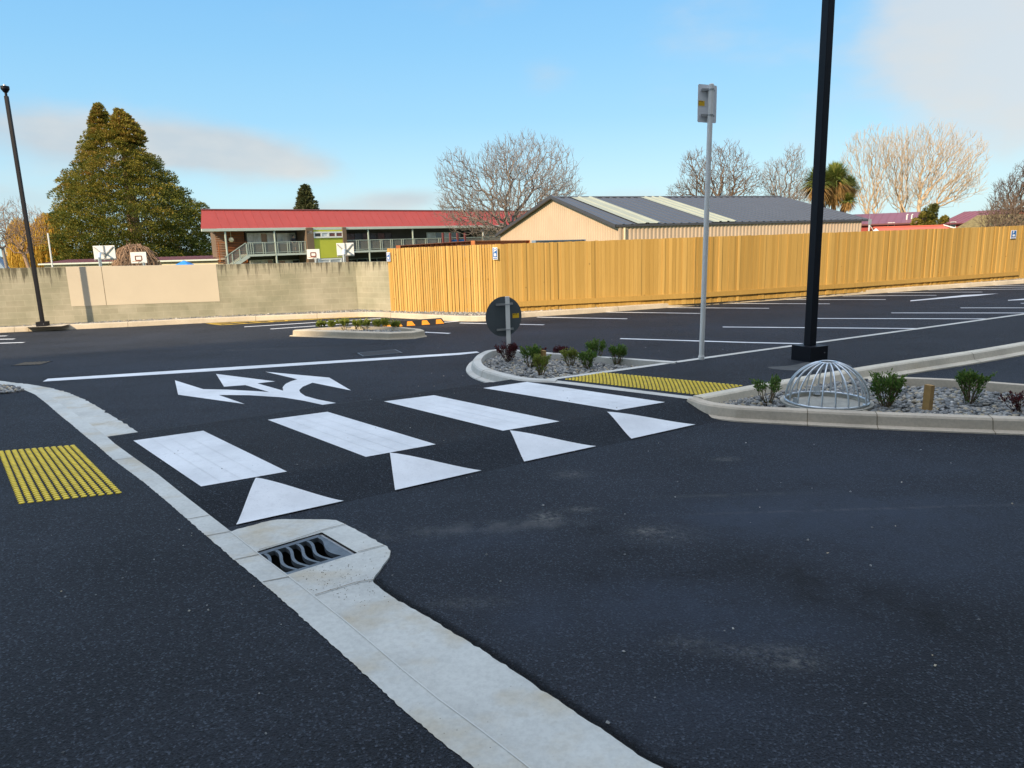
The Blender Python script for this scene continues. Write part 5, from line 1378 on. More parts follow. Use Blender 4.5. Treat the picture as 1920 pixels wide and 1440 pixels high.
# cream low building behind the conifer
def house(name, label, cat, pA, pB, depth, ztop, zeave, wallm, roofm, wins=(), hip=0.0, over=.3, ridge=.5):
    d = Vector((pB.x - pA.x, pB.y - pA.y, 0)); L_ = d.length; t = thing(name, label, cat, loc=(pA.x, pA.y, 0), rz=math.atan2(d.y, d.x))
    m = MB(); m.hexa([(0, 0, ZG), (L_, 0, ZG), (L_, depth, ZG), (0, depth, ZG)], [(0, 0, zeave), (L_, 0, zeave), (L_, depth, zeave), (0, depth, zeave)])
    if not hip:
        for x in (0, L_): m.face([(x, 0, zeave), (x, depth, zeave), (x, depth * ridge, ztop - .06)])
    m.build('wall', mt[wallm], t)
    m = MB(); o_ = over; r0 = Vector((-o_ + hip, depth * ridge, ztop)); r1 = Vector((L_ + o_ - hip, depth * ridge, ztop)); ze = zeave - .02
    c = [Vector((-o_, -o_, ze)), Vector((L_ + o_, -o_, ze)), Vector((L_ + o_, depth + o_, ze)), Vector((-o_, depth + o_, ze))]
    m.face([c[0], c[1], r1, r0]); m.face([c[2], c[3], r0, r1])
    if hip: m.face([c[3], c[0], r0]); m.face([c[1], c[2], r1])
    n_ = int(L_ / .6)
    if L_ < 40:
        for k in range(n_):
            x = -o_ + (L_ + 2 * o_) * k / n_; f = 1.0 if not hip else min(1, (x + o_) / hip, (L_ + o_ - x) / hip)
            if f > .05: m.beam(c[0].lerp(c[1], k / n_) + Vector((0, 0, .01)), Vector((x, -o_ + (depth * ridge + o_) * f, ze + (ztop - ze) * f + .01)), .04, .03)
    m.build('roof', mt[roofm], t)
    m = MB(); m.beam(c[0] + Vector((0, -.05, -.05)), c[1] + Vector((0, -.05, -.05)), .1, .14); m.build('gutter', mt['roof_maroon' if 'red' in wallm else 'gutter_pale'], t)
    for (x, z, w_, h_) in wins:
        m = MB(); m.box((x, -.02, z), (w_ + .12, .05, h_ + .12)); f = m.build('window', mt['frame_white'], t); m = MB(); m.box((x, -.05, z), (w_, .02, h_)); m.build('pane', mt['glass_dark'], f)
    return t
a, b = V(82, 493, 70), V(430, 493, 66)
house('low_building', 'low cream building with dark red roof behind the big conifer', 'building', Vector((a.x, a.y, 0)), Vector((b.x, b.y, 0)), 7, V(200, 486, 70).z + .05, V(200, 490.5, 70).z, 'cream_wall', 'roof_maroon')
a, b = V(1598, 418, 66), V(1683, 420.5, 70)
# red houses at the right
zt_ = V(1650, 401, 72).z
a, b = V(1583, 405, 80), V(1690, 422, 64)
house('red_house', 'dark red house with plum coloured roof beside the shed end', 'house', Vector((V(1585, 410, 74).x, 74, 0)), Vector((V(1740, 410, 70).x, 70, 0)), 9, V(1650, 400, 76).z, V(1690, 418, 71).z, 'red_wall', 'roof_plum', wins=((4.2, V(1668, 426, 71).z + .1, .5, .6), (6.6, V(1700, 424, 71).z, .9, .7)), hip=0)
p = V(1700, 411, 70)
for x in (1700, 1709): 
    q = V(x, 412, 72); m = MB(); m.tube([(0, 0, -.3), (0, 0, .45), (0, -.12, .5)], .07, 6); o = m.build('roof_vent', mt['frame_white'], loc=q); tag(o, 'small white vent pipe on the plum roof, ' + ('left' if x == 1700 else 'right') + ' of the pair', 'vent pipe', 'vent pipes on the plum roof')
house('red_house', 'maroon house with long sloping roof left of the mossy roof', 'house', Vector((V(1768, 410, 90).x, 90, 0)), Vector((V(1860, 410, 84).x, 84, 0)), 8, V(1800, 396.5, 90).z, V(1810, 417.5, 85).z, 'red_wall', 'roof_plum', wins=((1.5, V(1795, 421, 88).z, .6, .6),))
a = V(1655, 432, 46); b = V(1783, 427, 46); 
t_ = thing('lean_to', 'low orange red tiled roof just above the long fence', 'roof', loc=(a.x, a.y, 0))
m = MB(); w_ = b.x - a.x; zt_ = V(1700, 425.0, 46).z
m.hexa([(0, -.5, ZG), (w_, -.5, ZG), (w_, 2.5, ZG), (0, 2.5, ZG)], [(0, -.5, zt_ - .5), (w_, -.5, zt_ - .5), (w_, 2.5, zt_ - .5), (0, 2.5, zt_ - .5)]); m.build('wall', mt['cream_wall'], t_)
m = MB(); m.face([(-.3, -.8, zt_ - .55), (w_ + .3, -.8, zt_ - .55), (w_ + .1, 1, zt_), (-.1, 1, zt_)]); m.face([(-.1, 1, zt_), (w_ + .1, 1, zt_), (w_ + .3, 2.8, zt_ - .5), (-.3, 2.8, zt_ - .5)]); m.tube([(-.1, 1, zt_), (w_ + .1, 1, zt_)], .07, 6); m.build('roof', mt['roof_orange'], t_)
m = MB(); m.beam((w_ + .1, 1, zt_ + .05), (w_ + .7, -.3, zt_ - .35), .06, .06); m.build('white_barge', mt['frame_white'], t_)
a = V(1797, 430, 60); b = a + Vector((.85, -.52, 0)) * 8
house('mossy_roof_house', 'house with mossy brown hipped roof behind the fence, right side', 'house', Vector((a.x, a.y, 0)), Vector((b.x, b.y, 0)), 4.4, V(1840, 403, 60).z, V(1800, 429, 60).z, 'cream_wall', 'moss_roof', hip=1.6)
p = V(1644, 432, 41); t_ = thing('antenna_mast', 'thin grey antenna mast with stay above the white canopy', 'antenna', loc=(p.x + .15, p.y + 1.2, ZG))
zt_ = V(1644, 412, 42).z - ZG
m = MB(); m.tube([(0, 0, 0), (0, 0, zt_)], .05, 6); m.tube([(0, 0, zt_), (0, 0, zt_ + .55)], .012, 5); m.build('mast', mt['galvanised'], t_)
m = MB(); m.box((.0, -.05, zt_ - .1), (.16, .08, .3)); m.build('antenna_box', mt['galvanised'], t_)
m = MB(); m.tube([(0, 0, zt_ - .25), (.55, .0, zt_ - 1.0)], .018, 5); m.build('stay', mt['frame_white'], t_)
p = V(96, 494, 36); m = MB(); q = V(89.5, 437, 36); m.tube([(0, 0, ZG), (q.x - p.x, 0, q.z - 0)], .035, 6); o = m.build('flag_pole', mt['post_steel'], loc=(p.x, p.y, 0)); tag(o, 'thin leaning white pole before the golden willow', 'pole')
a = V(0, 500, 60); t_ = thing('metal_roof', 'steep grey ribbed metal roof corner at the left edge', 'roof', loc=(a.x, a.y, 0))
m = MB(); zA, zB = V(-2, 462, 60).z, V(14, 503, 60).z; xB = .55
m.face([(xB, 0, zB - .3), (xB - 2.5, 4, zB - .3), (-3.9, 4, zA + .9), (-1.4, 0, zA + .9)]); m.face([(xB, 0, zB - .3), (-1.4, 0, zA + .9), (-4, 0, zB - .3)])
for k in range(5): m.beam((xB - k * .55, k * .9 + .1, zB - .28), (-1.4 - k * .55, k * .9 + .1, zA + .93), .06, .05)
m.build('roof', mt['shed_wall' if 0 else 'beam_blue'], t_)
m = MB(); m.hexa([(-4, .1, ZG), (xB - .3, .1, ZG), (xB - 2.8, 4, ZG), (-4, 4, ZG)], [(-4, .1, zB - .32), (xB - .3, .1, zB - .32), (xB - 2.8, 4, zB - .32), (-4, 4, zB - .32)]); m.build('wall', mt['far_wall'], t_)

# steel beams stacked behind the short fence
def steelbeam(p0, p1, Y0, Y1, hpx, mat, label, holes=False):
    a = V(*p0, Y0); b = V(*p1, Y1); d = b - a; L_ = d.length; hh = hpx * Y0 / F_PX
    t = thing('steel_beam', label, 'steel beam', loc=(a.x, a.y, 0), rz=math.atan2(d.y, d.x), group='steel beams stored behind the fence')
    sl = (b.z - a.z) / Vector((d.x, d.y)).length; L_ = Vector((d.x, d.y)).length; P_ = lambda x, z: Vector((x, 0, a.z + sl * x + z))
    m = MB(); m.beam(P_(0, 0), P_(L_, 0), .16, .025); m.beam(P_(0, -hh), P_(L_, -hh), .16, .025); m.beam(P_(0, -hh / 2), P_(L_, -hh / 2), .015, hh - .03); 
    if holes:
        n_ = 14
        for k in range(n_): m.beam(P_(L_ * (k + .5) / n_, -.02), P_(L_ * (k + .5) / n_, -hh + .01), .12, .03, Vector((1, 0, 0)))
    m.build('beam', mt[mat], t)
    for x in (0, L_): m = MB(); m.box(P_(x, -hh / 2), (.03, .2, hh + .03)); m.build('end_plate', mt[mat], t)
    for x in (L_ * .1, L_ * .9): m = MB(); m.beam((x, .0, ZG), P_(x, -hh - .02), .08, .08, Vector((0, 1, 0))); m.build('support_leg', mt['galvanised'], t)
steelbeam((747, 461), (884, 452.2), 24, 27, 6, 'rust_steel', 'rust red perforated steel beam at the left of the stack', True)
steelbeam((887, 452), (990, 451), 26, 28, 8, 'rust_orange', 'plain orange brown steel beam in the middle of the stack')
steelbeam((1001, 451.5), (1094, 449.5), 26, 28, 6, 'beam_blue', 'blue grey galvanised steel beam at the right of the stack')
# ================================================================== TREES
def tubes_np(segs, name, mat, parent, n=4):
    """segs: list of (p0, p1, r0, r1) numpy; all in one mesh"""
    P0 = np.array([s[0] for s in segs]); P1 = np.array([s[1] for s in segs]); r0 = np.array([s[2] for s in segs]); r1 = np.array([s[3] for s in segs])
    d = P1 - P0; d /= np.linalg.norm(d, axis=1)[:, None] + 1e-9
    a = np.cross(d, np.tile([[.3, .9, .2]], (len(d), 1))); a /= np.linalg.norm(a, axis=1)[:, None]; b = np.cross(d, a)
    vs = []
    for P_, r_ in ((P0, r0), (P1, r1)):
        for k in range(n): t = 2 * math.pi * k / n; vs.append(P_ + (a * math.cos(t) + b * math.sin(t)) * r_[:, None])
    vs = np.stack(vs, 1).reshape(-1, 3); fs = []
    base = np.arange(len(segs)) * 2 * n
    F_ = np.concatenate([np.stack([base + k, base + (k + 1) % n, base + n + (k + 1) % n, base + n + k], 1) for k in range(n)])
    me = bpy.data.meshes.new(name); me.from_pydata(vs.tolist(), [], F_.tolist()); me.shade_smooth()
    return link(name, me, mt[mat], parent)
def bare_tree(px, ybase, xl, xr, ytop, ylow, Y, label, mat='bark', seed=1, n=3500, twig=.02, fork=.1, pw=2.45, alpha=.30, top_pow=1.0, group=None, base_px=None, shell=.45, gaps=.35, tipL=.5, upt=.6, lobes=None):
    """crown points joined outwards to the nearest branch; radii by the pipe rule"""
    rs = np.random.default_rng(seed); b = V(px, ybase, Y); sc = Y / F_PX
    Ht = V(px, ytop, Y).z - ZG; zl = V(px, ylow, Y).z - ZG; cx = ((xl + xr) / 2 - px) * sc; rw = (xr - xl) / 2 * sc
    t = thing('bare_tree', label, 'tree', loc=(b.x, b.y, ZG), group=group)
    cen = np.array([cx, 0, (Ht + zl) / 2]); axs = np.array([rw, rw * .8, (Ht - zl) / 2])
    P_ = rs.normal(0, 1, (n * 4, 3)); P_ /= np.linalg.norm(P_, axis=1)[:, None]
    rad_ = np.where(rs.random(n * 4) < shell, rs.uniform(.8, 1, n * 4), rs.random(n * 4) ** (1 / 2.2)); lump = 1 - .13 * (np.sin(P_[:, 0] * 5 + seed) * np.sin(P_[:, 2] * 6 + 2 * seed) + np.sin(P_[:, 1] * 5)) * .8
    P_ = P_ * (rad_ * np.clip(lump, .6, 1.02))[:, None]
    if top_pow != 1: P_[:, :2] *= (np.clip((P_[:, 2:3] + 1) / 2, 0.02, 1)) ** top_pow * 1.05
    Q = cen + P_ * axs
    if lobes:
        wts = np.array([l[2] * l[3] for l in lobes], float); wts /= wts.sum(); who = rs.choice(len(lobes), len(P_), p=wts); LC = np.array([[(l[0] - px) * sc, rs.uniform(-.3, .3) * l[2] * sc, V(px, l[1], Y).z - ZG] for l in lobes]); LA = np.array([[l[2] * sc, l[2] * sc * .8, l[3] * sc] for l in lobes])
        Q = LC[who] + P_ * LA[who]
    g = np.sin(Q[:, 0] * 1.9 / (rw / 5) + seed) * np.sin(Q[:, 2] * 2.3 / (rw / 5) + 1.3 * seed) * np.sin(Q[:, 1] * 2.1 / (rw / 5) + .7 * seed)
    Q = Q[(g < 1 - gaps) | (rs.random(len(Q)) < .25)]; Q = Q[Q[:, 2] > .3][:n]
    h0 = max(.3, Ht * fork); root = np.array([0, 0, h0]); Q = Q[np.argsort(np.linalg.norm((Q - root) * np.array([1, 1, .8]), axis=1))]
    N_ = len(Q) + 2; X = np.zeros((N_, 3)); X[0] = (0, 0, -.2); X[1] = root; par = np.zeros(N_, int); plen = np.zeros(N_); plen[1] = 0; c = 2
    for q in Q:
        d = np.linalg.norm(X[1:c] - q, axis=1); k = int(np.argmin(d + alpha * plen[1:c])) + 1
        X[c] = q; par[c] = k; plen[c] = plen[k] + d[k - 1]; c += 1
    w_ = np.zeros(N_); nch = np.bincount(par[1:], minlength=N_)
    w_ = np.where(nch == 0, 1.0, 0.0)
    for i in range(N_ - 1, 0, -1): w_[par[i]] += w_[i]
    rad = twig * .55 * w_ ** (1 / pw)
    main = []; tw = []; jit = rs.normal(0, 1, (N_, 3))
    for i in range(1, N_):
        a, q = X[par[i]], X[i]; L_ = np.linalg.norm(q - a); ra = min(rad[par[i]], rad[i] * 1.5); rb = rad[i]
        if i == 1: ra = rb * 1.35
        mid = (a + q) / 2 + jit[i] * L_ * .10 + np.array([0, 0, -.04 * L_ if i > 1 else 0]); dst = main if w_[i] > 12 else tw
        dst.append((a, mid, ra, (ra + rb) / 2)); dst.append((mid, q, (ra + rb) / 2, rb))
        if nch[i] == 0:
            d = (q - mid) / (L_ / 2 + 1e-6)
            for _ in range(3):
                e_ = d * .8 + rs.normal(0, .45, 3) + np.array([0, 0, upt]); e_ /= np.linalg.norm(e_); m2 = q + e_ * tipL * .5 * rs.uniform(.6, 1.2); tw.append((q, m2, twig * .5, twig * .42)); e2 = e_ + rs.normal(0, .3, 3) + np.array([0, 0, .2]); tw.append((m2, m2 + e2 * tipL * .45, twig * .42, twig * .3))
    tubes_np(main, 'trunk', mat, t, 6); tubes_np(tw, 'branches', mat, t, 3)
bare_tree(962, 455, 824, 1086, 266, 452, 74, 'wide bare brown tree beside the shed gable, over the red roof', 'bark_grey', 3, 3300, .030, .10, pw=2.25, alpha=.42, shell=.4, tipL=.75, lobes=[(995, 335, 88, 72), (868, 345, 42, 58), (915, 400, 88, 44), (940, 310, 42, 34), (1045, 370, 42, 42)])
bare_tree(1345, 430, 1258, 1430, 276, 400, 88, 'bare brown tree behind the shed roof, right of the sign post', 'bark', 5, 1500, .036, .16, pw=2.25, alpha=.45, shell=.35, tipL=.7, lobes=[(1300, 325, 30, 38), (1357, 310, 42, 38), (1395, 350, 36, 42), (1282, 362, 30, 20), (1340, 360, 40, 36)])
bare_tree(1468, 430, 1422, 1510, 280, 410, 92, 'slim grey bare birch between the brown tree and the cabbage tree', 'bark_grey', 8, 1000, .032, .2, pw=2.3, alpha=.5, shell=.3, tipL=.7, lobes=[(1480, 303, 19, 26), (1448, 335, 24, 34), (1492, 350, 20, 40), (1465, 372, 38, 25)])
bare_tree(1628, 425, 1568, 1672, 250, 415, 105, 'pale leafless poplar just right of the cabbage tree', 'bark_pale', 11, 620, .034, .06, pw=2.3, alpha=.8, group='pale bare poplars', tipL=1.1, upt=.9, shell=.3, lobes=[(1618, 285, 44, 40), (1640, 330, 34, 60), (1590, 330, 25, 45), (1630, 370, 22, 40)])
bare_tree(1676, 425, 1636, 1730, 246, 415, 107, 'slender pale poplar in the middle of the poplar group', 'bark_pale', 12, 480, .034, .06, pw=2.3, alpha=.8, group='pale bare poplars', tipL=1.1, upt=.9, shell=.3, lobes=[(1680, 282, 36, 38), (1672, 330, 26, 55), (1690, 370, 20, 40)])
bare_tree(1712, 425, 1668, 1838, 240, 412, 104, 'broadest pale bare poplar fanning out towards the right', 'bark_pale', 13, 1250, .034, .12, pw=2.25, alpha=.75, group='pale bare poplars', tipL=1.1, upt=.8, shell=.35, lobes=[(1735, 283, 55, 45), (1785, 305, 48, 45), (1805, 345, 32, 30), (1720, 340, 40, 50), (1765, 360, 50, 32)])
bare_tree(1898, 440, 1852, 1990, 298, 430, 62, 'dark bare twiggy tree at the right edge behind the mossy roof', 'bark_dark', 17, 1500, .024, .1, pw=2.3, alpha=.5, shell=.3, tipL=.5, lobes=[(1915, 345, 38, 45), (1880, 375, 28, 40), (1950, 350, 40, 50)])
bare_tree(1870, 440, 1822, 1950, 370, 440, 57, 'low tangled bare bush against the mossy roof', 'bark', 18, 1400, .020, .03, shell=.4, tipL=.35, lobes=[(1860, 410, 32, 30), (1895, 400, 35, 36), (1930, 405, 35, 36)])
bare_tree(46, 500, -4, 98, 378, 478, 52, 'bare pale barked tree crossing the left lamp post', 'bark_warm', 21, 480, .020, .10, pw=2.2, shell=.35, tipL=.45, upt=.3, gaps=.45, alpha=.35)
bare_tree(12, 500, -60, 36, 384, 470, 54, 'bare tree at the very left edge of the view', 'bark_grey', 22, 420, .020, .12, pw=2.2, shell=.3, tipL=.45, upt=.3, gaps=.45, alpha=.35)

def leaves(name, mat, parent, C_, dirs, size, rs, wr=.5, colv=None):
    """quads: numpy centres, direction, size"""
    n = len(C_); s = np.cross(dirs, rs.normal(0, 1, (n, 3))); s /= np.linalg.norm(s, axis=1)[:, None] + 1e-9
    L_ = (size * rs.uniform(.6, 1.3, n))[:, None]; w_ = L_ * wr
    P_ = np.stack([C_ - dirs * L_ * .5, C_ + s * w_ * .5, C_ + dirs * L_ * .5, C_ - s * w_ * .5], 1).reshape(-1, 3)
    F_ = (np.arange(n)[:, None] * 4 + np.arange(4)[None, :])
    me = bpy.data.meshes.new(name); me.from_pydata(P_.tolist(), [], F_.tolist())
    a = me.attributes.new('rnd', 'FLOAT', 'FACE'); a.data.foreach_set('value', np.clip(colv if colv is not None else rs.random(n), 0, 1))
    return link(name, me, mt[mat], parent)
def conifer(px, ybase, Y, prof, label, seed, nclump, per, csize, lsize, name='conifer', mat='leaf_conifer', brown=True, fill=.35):
    rs = np.random.default_rng(seed); sc = Y / F_PX; b = V(px, ybase, Y)
    t = thing(name, label, 'tree', loc=(b.x, b.y, ZG))
    zs = np.array([V(px, p[0], Y).z - ZG for p in prof]); xl = np.array([(p[1] - px) * sc for p in prof]); xr = np.array([(p[2] - px) * sc for p in prof])
    o = np.argsort(zs); zs, xl, xr = zs[o], xl[o], xr[o]
    zz = rs.uniform(zs[0], zs[-1], nclump * 4); hw = (np.interp(zz, zs, xr) - np.interp(zz, zs, xl)) / 2; cx = (np.interp(zz, zs, xr) + np.interp(zz, zs, xl)) / 2
    keep = rs.random(len(zz)) < (hw / hw.max()) ** 1.05 * .9 + .10
    zz, hw, cx = zz[keep][:nclump], hw[keep][:nclump], cx[keep][:nclump]; n = len(zz)
    th = rs.uniform(0, 2 * math.pi, n); rf = np.where(rs.random(n) < fill, rs.uniform(.35, .8, n), rs.uniform(.76, 1.0, n)); 
    cs = csize * rs.uniform(.6, 1.35, n) * np.clip(.45 + hw / hw.max() * .8, .4, 1.15)
    rf = rf * (1 - .06 * (1 + np.sin(th * 5 + zz * .9) * np.sin(zz * 1.7 + th * 2)))
    rf = np.clip(rf, 0, 1) * np.clip((hw - cs * .5) / np.maximum(hw, .1), .05, 1)
    CC = np.stack([cx + np.cos(th) * rf * hw, np.sin(th) * rf * hw * .9, zz], 1)
    outw = np.stack([np.cos(th), np.sin(th), np.full(n, .25)], 1)
    idx = np.repeat(np.arange(n), per); m_ = len(idx)
    off = rs.normal(0, 1, (m_, 3)); off /= np.linalg.norm(off, axis=1)[:, None]; off[:, 2] = np.abs(off[:, 2]) * .9 - .22
    rad_ = rs.uniform(.72, 1.04, m_)[:, None]
    P_ = CC[idx] + off * rad_ * cs[idx][:, None] * np.array([1, 1, .85])
    dirs = off * .8 + outw[idx] * .5 + rs.normal(0, .35, (m_, 3)) + np.array([0, 0, .15]); dirs /= np.linalg.norm(dirs, axis=1)[:, None]
    hrel = (P_[:, 2] - zs[0]) / (zs[-1] - zs[0])
    ccol = (rs.normal(.36, .15, n) + np.clip(-np.cos(th - 4.1), -1, 1) * -.06)[idx] + off[:, 2] * .22  # sunward side and tuft tops lightened in the leaf colour
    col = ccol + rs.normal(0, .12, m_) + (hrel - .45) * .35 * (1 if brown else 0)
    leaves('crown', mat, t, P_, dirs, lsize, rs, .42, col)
    m = MB(); m.tube([(0, 0, -.3), (0, 0, zs[-1] * .5), (0, 0, zs[-1] * .93)], [.05 * zs[-1], .028 * zs[-1], .004 * zs[-1]], 10)
    m.build('trunk', mt['bark_warm'], t)
    H_ = zs[-1]
    for k in range(min(36, n // 5)):
        p = CC[k * 3] * np.array([.7, .7, 1])
        if p[2] > H_ * .72: continue
        z0 = max(.5, p[2] - abs(hw[k * 3]) * .25); m = MB(); m.tube([(0, 0, z0), (p[0] / 2, p[1] / 2, (z0 + p[2]) / 2 - .2), tuple(p)], [.10, .07, .03], 5, False)
        m.build('limb', mt['bark_warm'], t)
    return t
prof1 = [(194, 224, 229), (205, 216, 238), (222, 208, 243), (240, 203, 262), (262, 192, 292), (285, 182, 308), (305, 170, 328), (330, 148, 345), (350, 138, 360), (370, 128, 376), (392, 118, 402), (410, 110, 415), (430, 109, 412), (455, 104, 410), (480, 110, 404), (497, 118, 396), (508, 135, 380)]
tc_ = conifer(262, 505, 95, prof1, 'huge bushy olive green conifer with a double pointed top', 4, 2300, 76, 1.05, .28)
prof1b = [(203, 256, 266), (212, 250, 276), (222, 247, 284), (235, 246, 293), (250, 246, 300), (268, 248, 302)]
rs = np.random.default_rng(44); sc = 95 / F_PX; Pl = []
b0 = V(262, 505, 95); zs = np.array([V(262, p[0], 95).z - ZG for p in prof1b])[::-1]; xl = np.array([(p[1] - 262) * sc for p in prof1b])[::-1]; xr = np.array([(p[2] - 262) * sc for p in prof1b])[::-1]
N2 = 5200; zz = rs.uniform(zs[0], zs[-1], N2); hw = (np.interp(zz, zs, xr) - np.interp(zz, zs, xl)) / 2; cx = (np.interp(zz, zs, xr) + np.interp(zz, zs, xl)) / 2; k_ = rs.random(N2) < hw / hw.max() + .1
zz, hw, cx = zz[k_], hw[k_], cx[k_]; th = rs.uniform(0, 6.28, len(zz)); rf = rs.uniform(.55, 1, len(zz)) * (1 + .18 * np.sin(zz * 7 + th * 2)) * .95
P_ = np.stack([cx + np.cos(th) * rf * hw, np.sin(th) * rf * hw, zz], 1); d_ = np.stack([np.cos(th), np.sin(th), np.full(len(zz), .5)], 1) + rs.normal(0, .5, (len(zz), 3)); d_ /= np.linalg.norm(d_, axis=1)[:, None]
leaves('second_top', 'leaf_conifer', tc_, P_, d_, .46, rs, .42, rs.normal(.72, .14, len(zz)))
conifer(579, 440, 110, [(344, 578, 581), (352, 572, 586), (365, 567, 591), (380, 563, 596), (395, 558, 600), (412, 556, 603)], 'small spiky conifer top rising behind the red school roof', 9, 150, 34, .8, .45, mat='leaf_spruce', brown=False, fill=.1)

# golden weeping willow
def willow():
    rs = np.random.default_rng(5); Y = 92; sc = Y / F_PX; b = V(70, 500, Y); t = thing('willow_tree', 'golden weeping willow behind the left lamp post', 'tree', loc=(b.x, b.y, ZG))
    zt_ = V(70, 402, Y).z - ZG; rw = 52 * sc; segs = []
    C_ = []; D_ = []; cl = []
    for lob, (dx, top, w_) in enumerate(((-.42, .94, .50), (.05, .86, .45), (.52, 1.0, .50), (-.05, .72, .85))):
        n = 520
        for k in range(n):
            a = rs.uniform(0, 6.28); r_ = math.sqrt(rs.random()); x = rw * (dx + w_ * r_ * math.cos(a)); y = rw * .8 * w_ * r_ * math.sin(a)
            ztop_ = zt_ * top * (1 - .30 * r_ ** 2.5) * rs.uniform(.93, 1.0); Lr = zt_ * rs.uniform(.25, .7); zb_ = max(.4, ztop_ - Lr); c_ = rs.random() * .6 + .2
            m_ = 9
            for i in range(m_):
                z = ztop_ + (zb_ - ztop_) * i / m_; C_.append((x + rs.normal(0, .05) + math.cos(a) * .03 * i, y + math.sin(a) * .03 * i, z)); D_.append((rs.normal(0, .12), rs.normal(0, .12), -1)); cl.append(c_)
    C_ = np.array(C_); D_ = np.array(D_); D_ /= np.linalg.norm(D_, axis=1)[:, None]
    leaves('crown', 'leaf_willow', t, C_, D_, .75, rs, .11, np.array(cl) + rs.normal(0, .1, len(cl)))
    m = MB(); m.tube([(0, 0, -.3), (.2, 0, zt_ * .35), (.4, 0, zt_ * .8)], [.5, .35, .1], 8)
    for dx in (-.4, .5, .1): m.tube([(.2, 0, zt_ * .3), (rw * dx * .6, .3, zt_ * .6), (rw * dx, .2, zt_ * .86)], [.25, .18, .06], 6)
    m.build('trunk', mt['bark'], t)
willow()
# brown leafless mound
def mound():
    rs = np.random.default_rng(6); Y = 60; sc = Y / F_PX; b = V(255, 500, Y); t = thing('weeping_shrub', 'brown leafless weeping mound of twigs under the conifer', 'shrub', loc=(b.x, b.y, ZG)); zt_ = V(255, 450, Y).z - ZG; rw = 52 * sc; segs = []
    for k in range(800):
        a = rs.uniform(0, 6.28); r_ = rs.uniform(.35, 1) * rw; h_ = zt_ * rs.uniform(.72, 1.0) * (1 - .15 * r_ / rw); pts = []
        for i in range(8):
            f = i / 7; rad_ = r_ * (f ** .9); z = h_ * (1 - (1 - min(1, f / .4)) ** 2 * .25) if f < .4 else h_ * (1 - ((f - .4) / .6) ** 2 * rs.uniform(.5, .95)); pts.append(np.array([rad_ * math.cos(a) + rs.normal(0, .06), rad_ * math.sin(a) * .8 + rs.normal(0, .06), z + rs.normal(0, .04)]))
        for p, q in zip(pts, pts[1:]): segs.append((p, q, .022, .018))
    tubes_np(segs, 'branches', 'bark_warm', t, 3); m = MB(); m.tube([(0, 0, -.2), (0, 0, zt_ * .85)], [.2, .14], 8); m.build('trunk', mt['bark'], t)
mound()
# cabbage tree with two heads
Y = 78; b = V(1562, 430, Y); t_ = thing('cabbage_tree', 'cabbage tree with round heads of sword leaves behind the black lamp post', 'tree', loc=(b.x, b.y, ZG))
rs = np.random.default_rng(8); m = MB()
for hi, (hx, hy, rpx, nn) in enumerate(((1534, 345, 36, 1300), (1566, 340, 38, 1500), (1592, 352, 25, 700), (1590, 377, 19, 500), (1562, 362, 30, 500))):
    c = V(hx, hy, Y + (hi % 3 - 1) * 1.0); c = np.array([c.x - b.x, c.y - b.y, c.z - ZG]); r_ = rpx * Y / F_PX
    m.tube([(0, 0, -.2), (c[0] * .4, c[1] * .4, c[2] * .55), tuple(c - np.array([0, 0, .2]))], [.35, .25, .14], 8, False)
    for dead in (0, 1):
        n = int(nn * (.78 if not dead else .34)); g = MB()
        for k in range(n):
            a = rs.uniform(0, 6.28); e_ = rs.uniform(-.15, 1.45) if not dead else rs.uniform(-1.25, -.1)
            d = Vector((math.cos(a) * math.cos(e_), math.sin(a) * math.cos(e_), math.sin(e_))); L_ = r_ * rs.uniform(.85, 1.12); s_ = d.cross(Vector((0, 0, 1))); 
            if s_.length < .05: s_ = Vector((1, 0, 0))
            s_.normalize(); w_ = .042 * (Y / 60); C0 = Vector(c); g.cur = rs.random(); drop = .06 + .16 * rs.random()
            p0 = C0 + d * L_ * .12; p1 = C0 + d * L_ * .6 + Vector((0, 0, -.02 * L_)); p2 = C0 + d * L_ + Vector((0, 0, -drop * L_ * (.5 + math.cos(e_))))
            g.face([p0 - s_ * w_ * .6, p0 + s_ * w_ * .6, p1 + s_ * w_, p1 - s_ * w_]); g.face([p1 - s_ * w_, p1 + s_ * w_, p2])
        g.build('leaf_head' if not dead else 'dead_skirt', mt['leaf_palm' if not dead else 'leaf_palm_dead'], t_, attr=True)
m.build('trunk', mt['bark_dark'], t_)
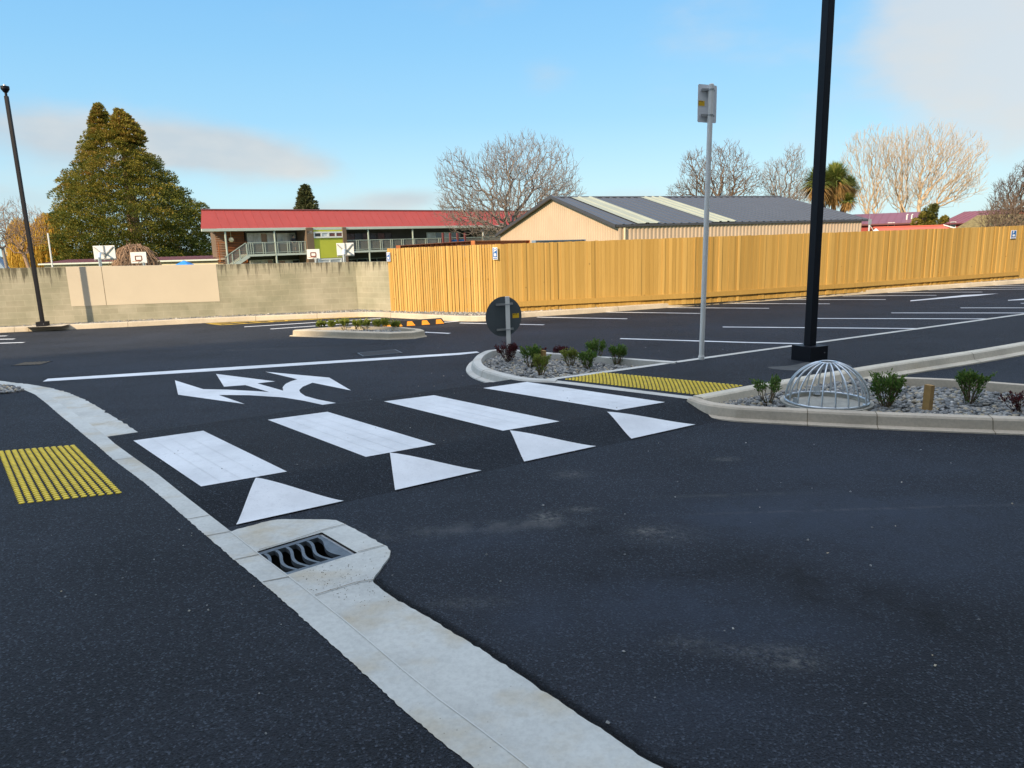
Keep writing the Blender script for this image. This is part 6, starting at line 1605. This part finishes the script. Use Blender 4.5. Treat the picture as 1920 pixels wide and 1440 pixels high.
# small bushy tree between the red houses
Y = 62; b = V(1741, 432, Y); t_ = thing('bushy_tree', 'small dark green bushy tree between the red houses', 'tree', loc=(b.x, b.y, ZG)); rs = np.random.default_rng(15)
C_ = []; col = []
for (cx_, cy_, r_, cc) in ((1742, 398, 13, .15), (1755, 405, 10, .2), (1735, 410, 11, .2), (1722, 418, 10, .75), (1752, 420, 12, .5), (1738, 422, 10, .6), (1766, 412, 7, .6), (1745, 390, 7, .1), (1728, 403, 6, .5)):
    p = V(cx_, cy_, Y); n = 420; R_ = r_ * Y / F_PX; v_ = rs.normal(0, 1, (n, 3)); v_ /= np.linalg.norm(v_, axis=1)[:, None]; C_.append(v_ * R_ * rs.uniform(.5, 1.08, n)[:, None] + np.array([p.x - b.x, rs.normal(0, .5), p.z - ZG])); col.append(rs.normal(cc, .15, n))
C_ = np.concatenate(C_); d_ = rs.normal(0, 1, C_.shape) + np.array([0, 0, .5]); d_ /= np.linalg.norm(d_, axis=1)[:, None]
leaves('crown', 'leaf_olive', t_, C_, d_, .24, rs, .4, np.concatenate(col)); m = MB(); m.tube([(0, 0, -.2), (0, 0, 3.2)], [.15, .08], 8); m.build('trunk', mt['bark'], t_)
# far low hedge and tree line that hides the horizon
def treeline(label, x0, x1, yb, yt, Y, mat, seed, n=5200, size=.5):
    rs = np.random.default_rng(seed); a = V(x0, yb, Y); b_ = V(x1, yb, Y); zt_ = V((x0 + x1) / 2, yt, Y).z; x = rs.uniform(a.x, b_.x, n); lump = (np.sin(x * .55 + seed) + np.sin(x * 1.3 + 2 * seed) * .5) * .12 + .85
    z = ZG + (zt_ - ZG) * lump * rs.random(n) ** .6; C_ = np.stack([x, Y + rs.normal(0, 1.0, n), z], 1); d_ = rs.normal(0, 1, (n, 3)); d_ /= np.linalg.norm(d_, axis=1)[:, None]
    o = leaves('far_trees', mat, None, C_, d_, size, rs, .5, rs.normal(.4, .2, n)); tag(o, label, 'trees', None, 'stuff')
treeline('distant mixed tree belt low behind the left wall', -120, 480, 500, 478, 150, 'leaf_olive', 3, 9000, .9)
treeline('distant tree belt low behind the shed and red houses', 1500, 2100, 440, 412, 160, 'leaf_olive', 7, 9000, .9)
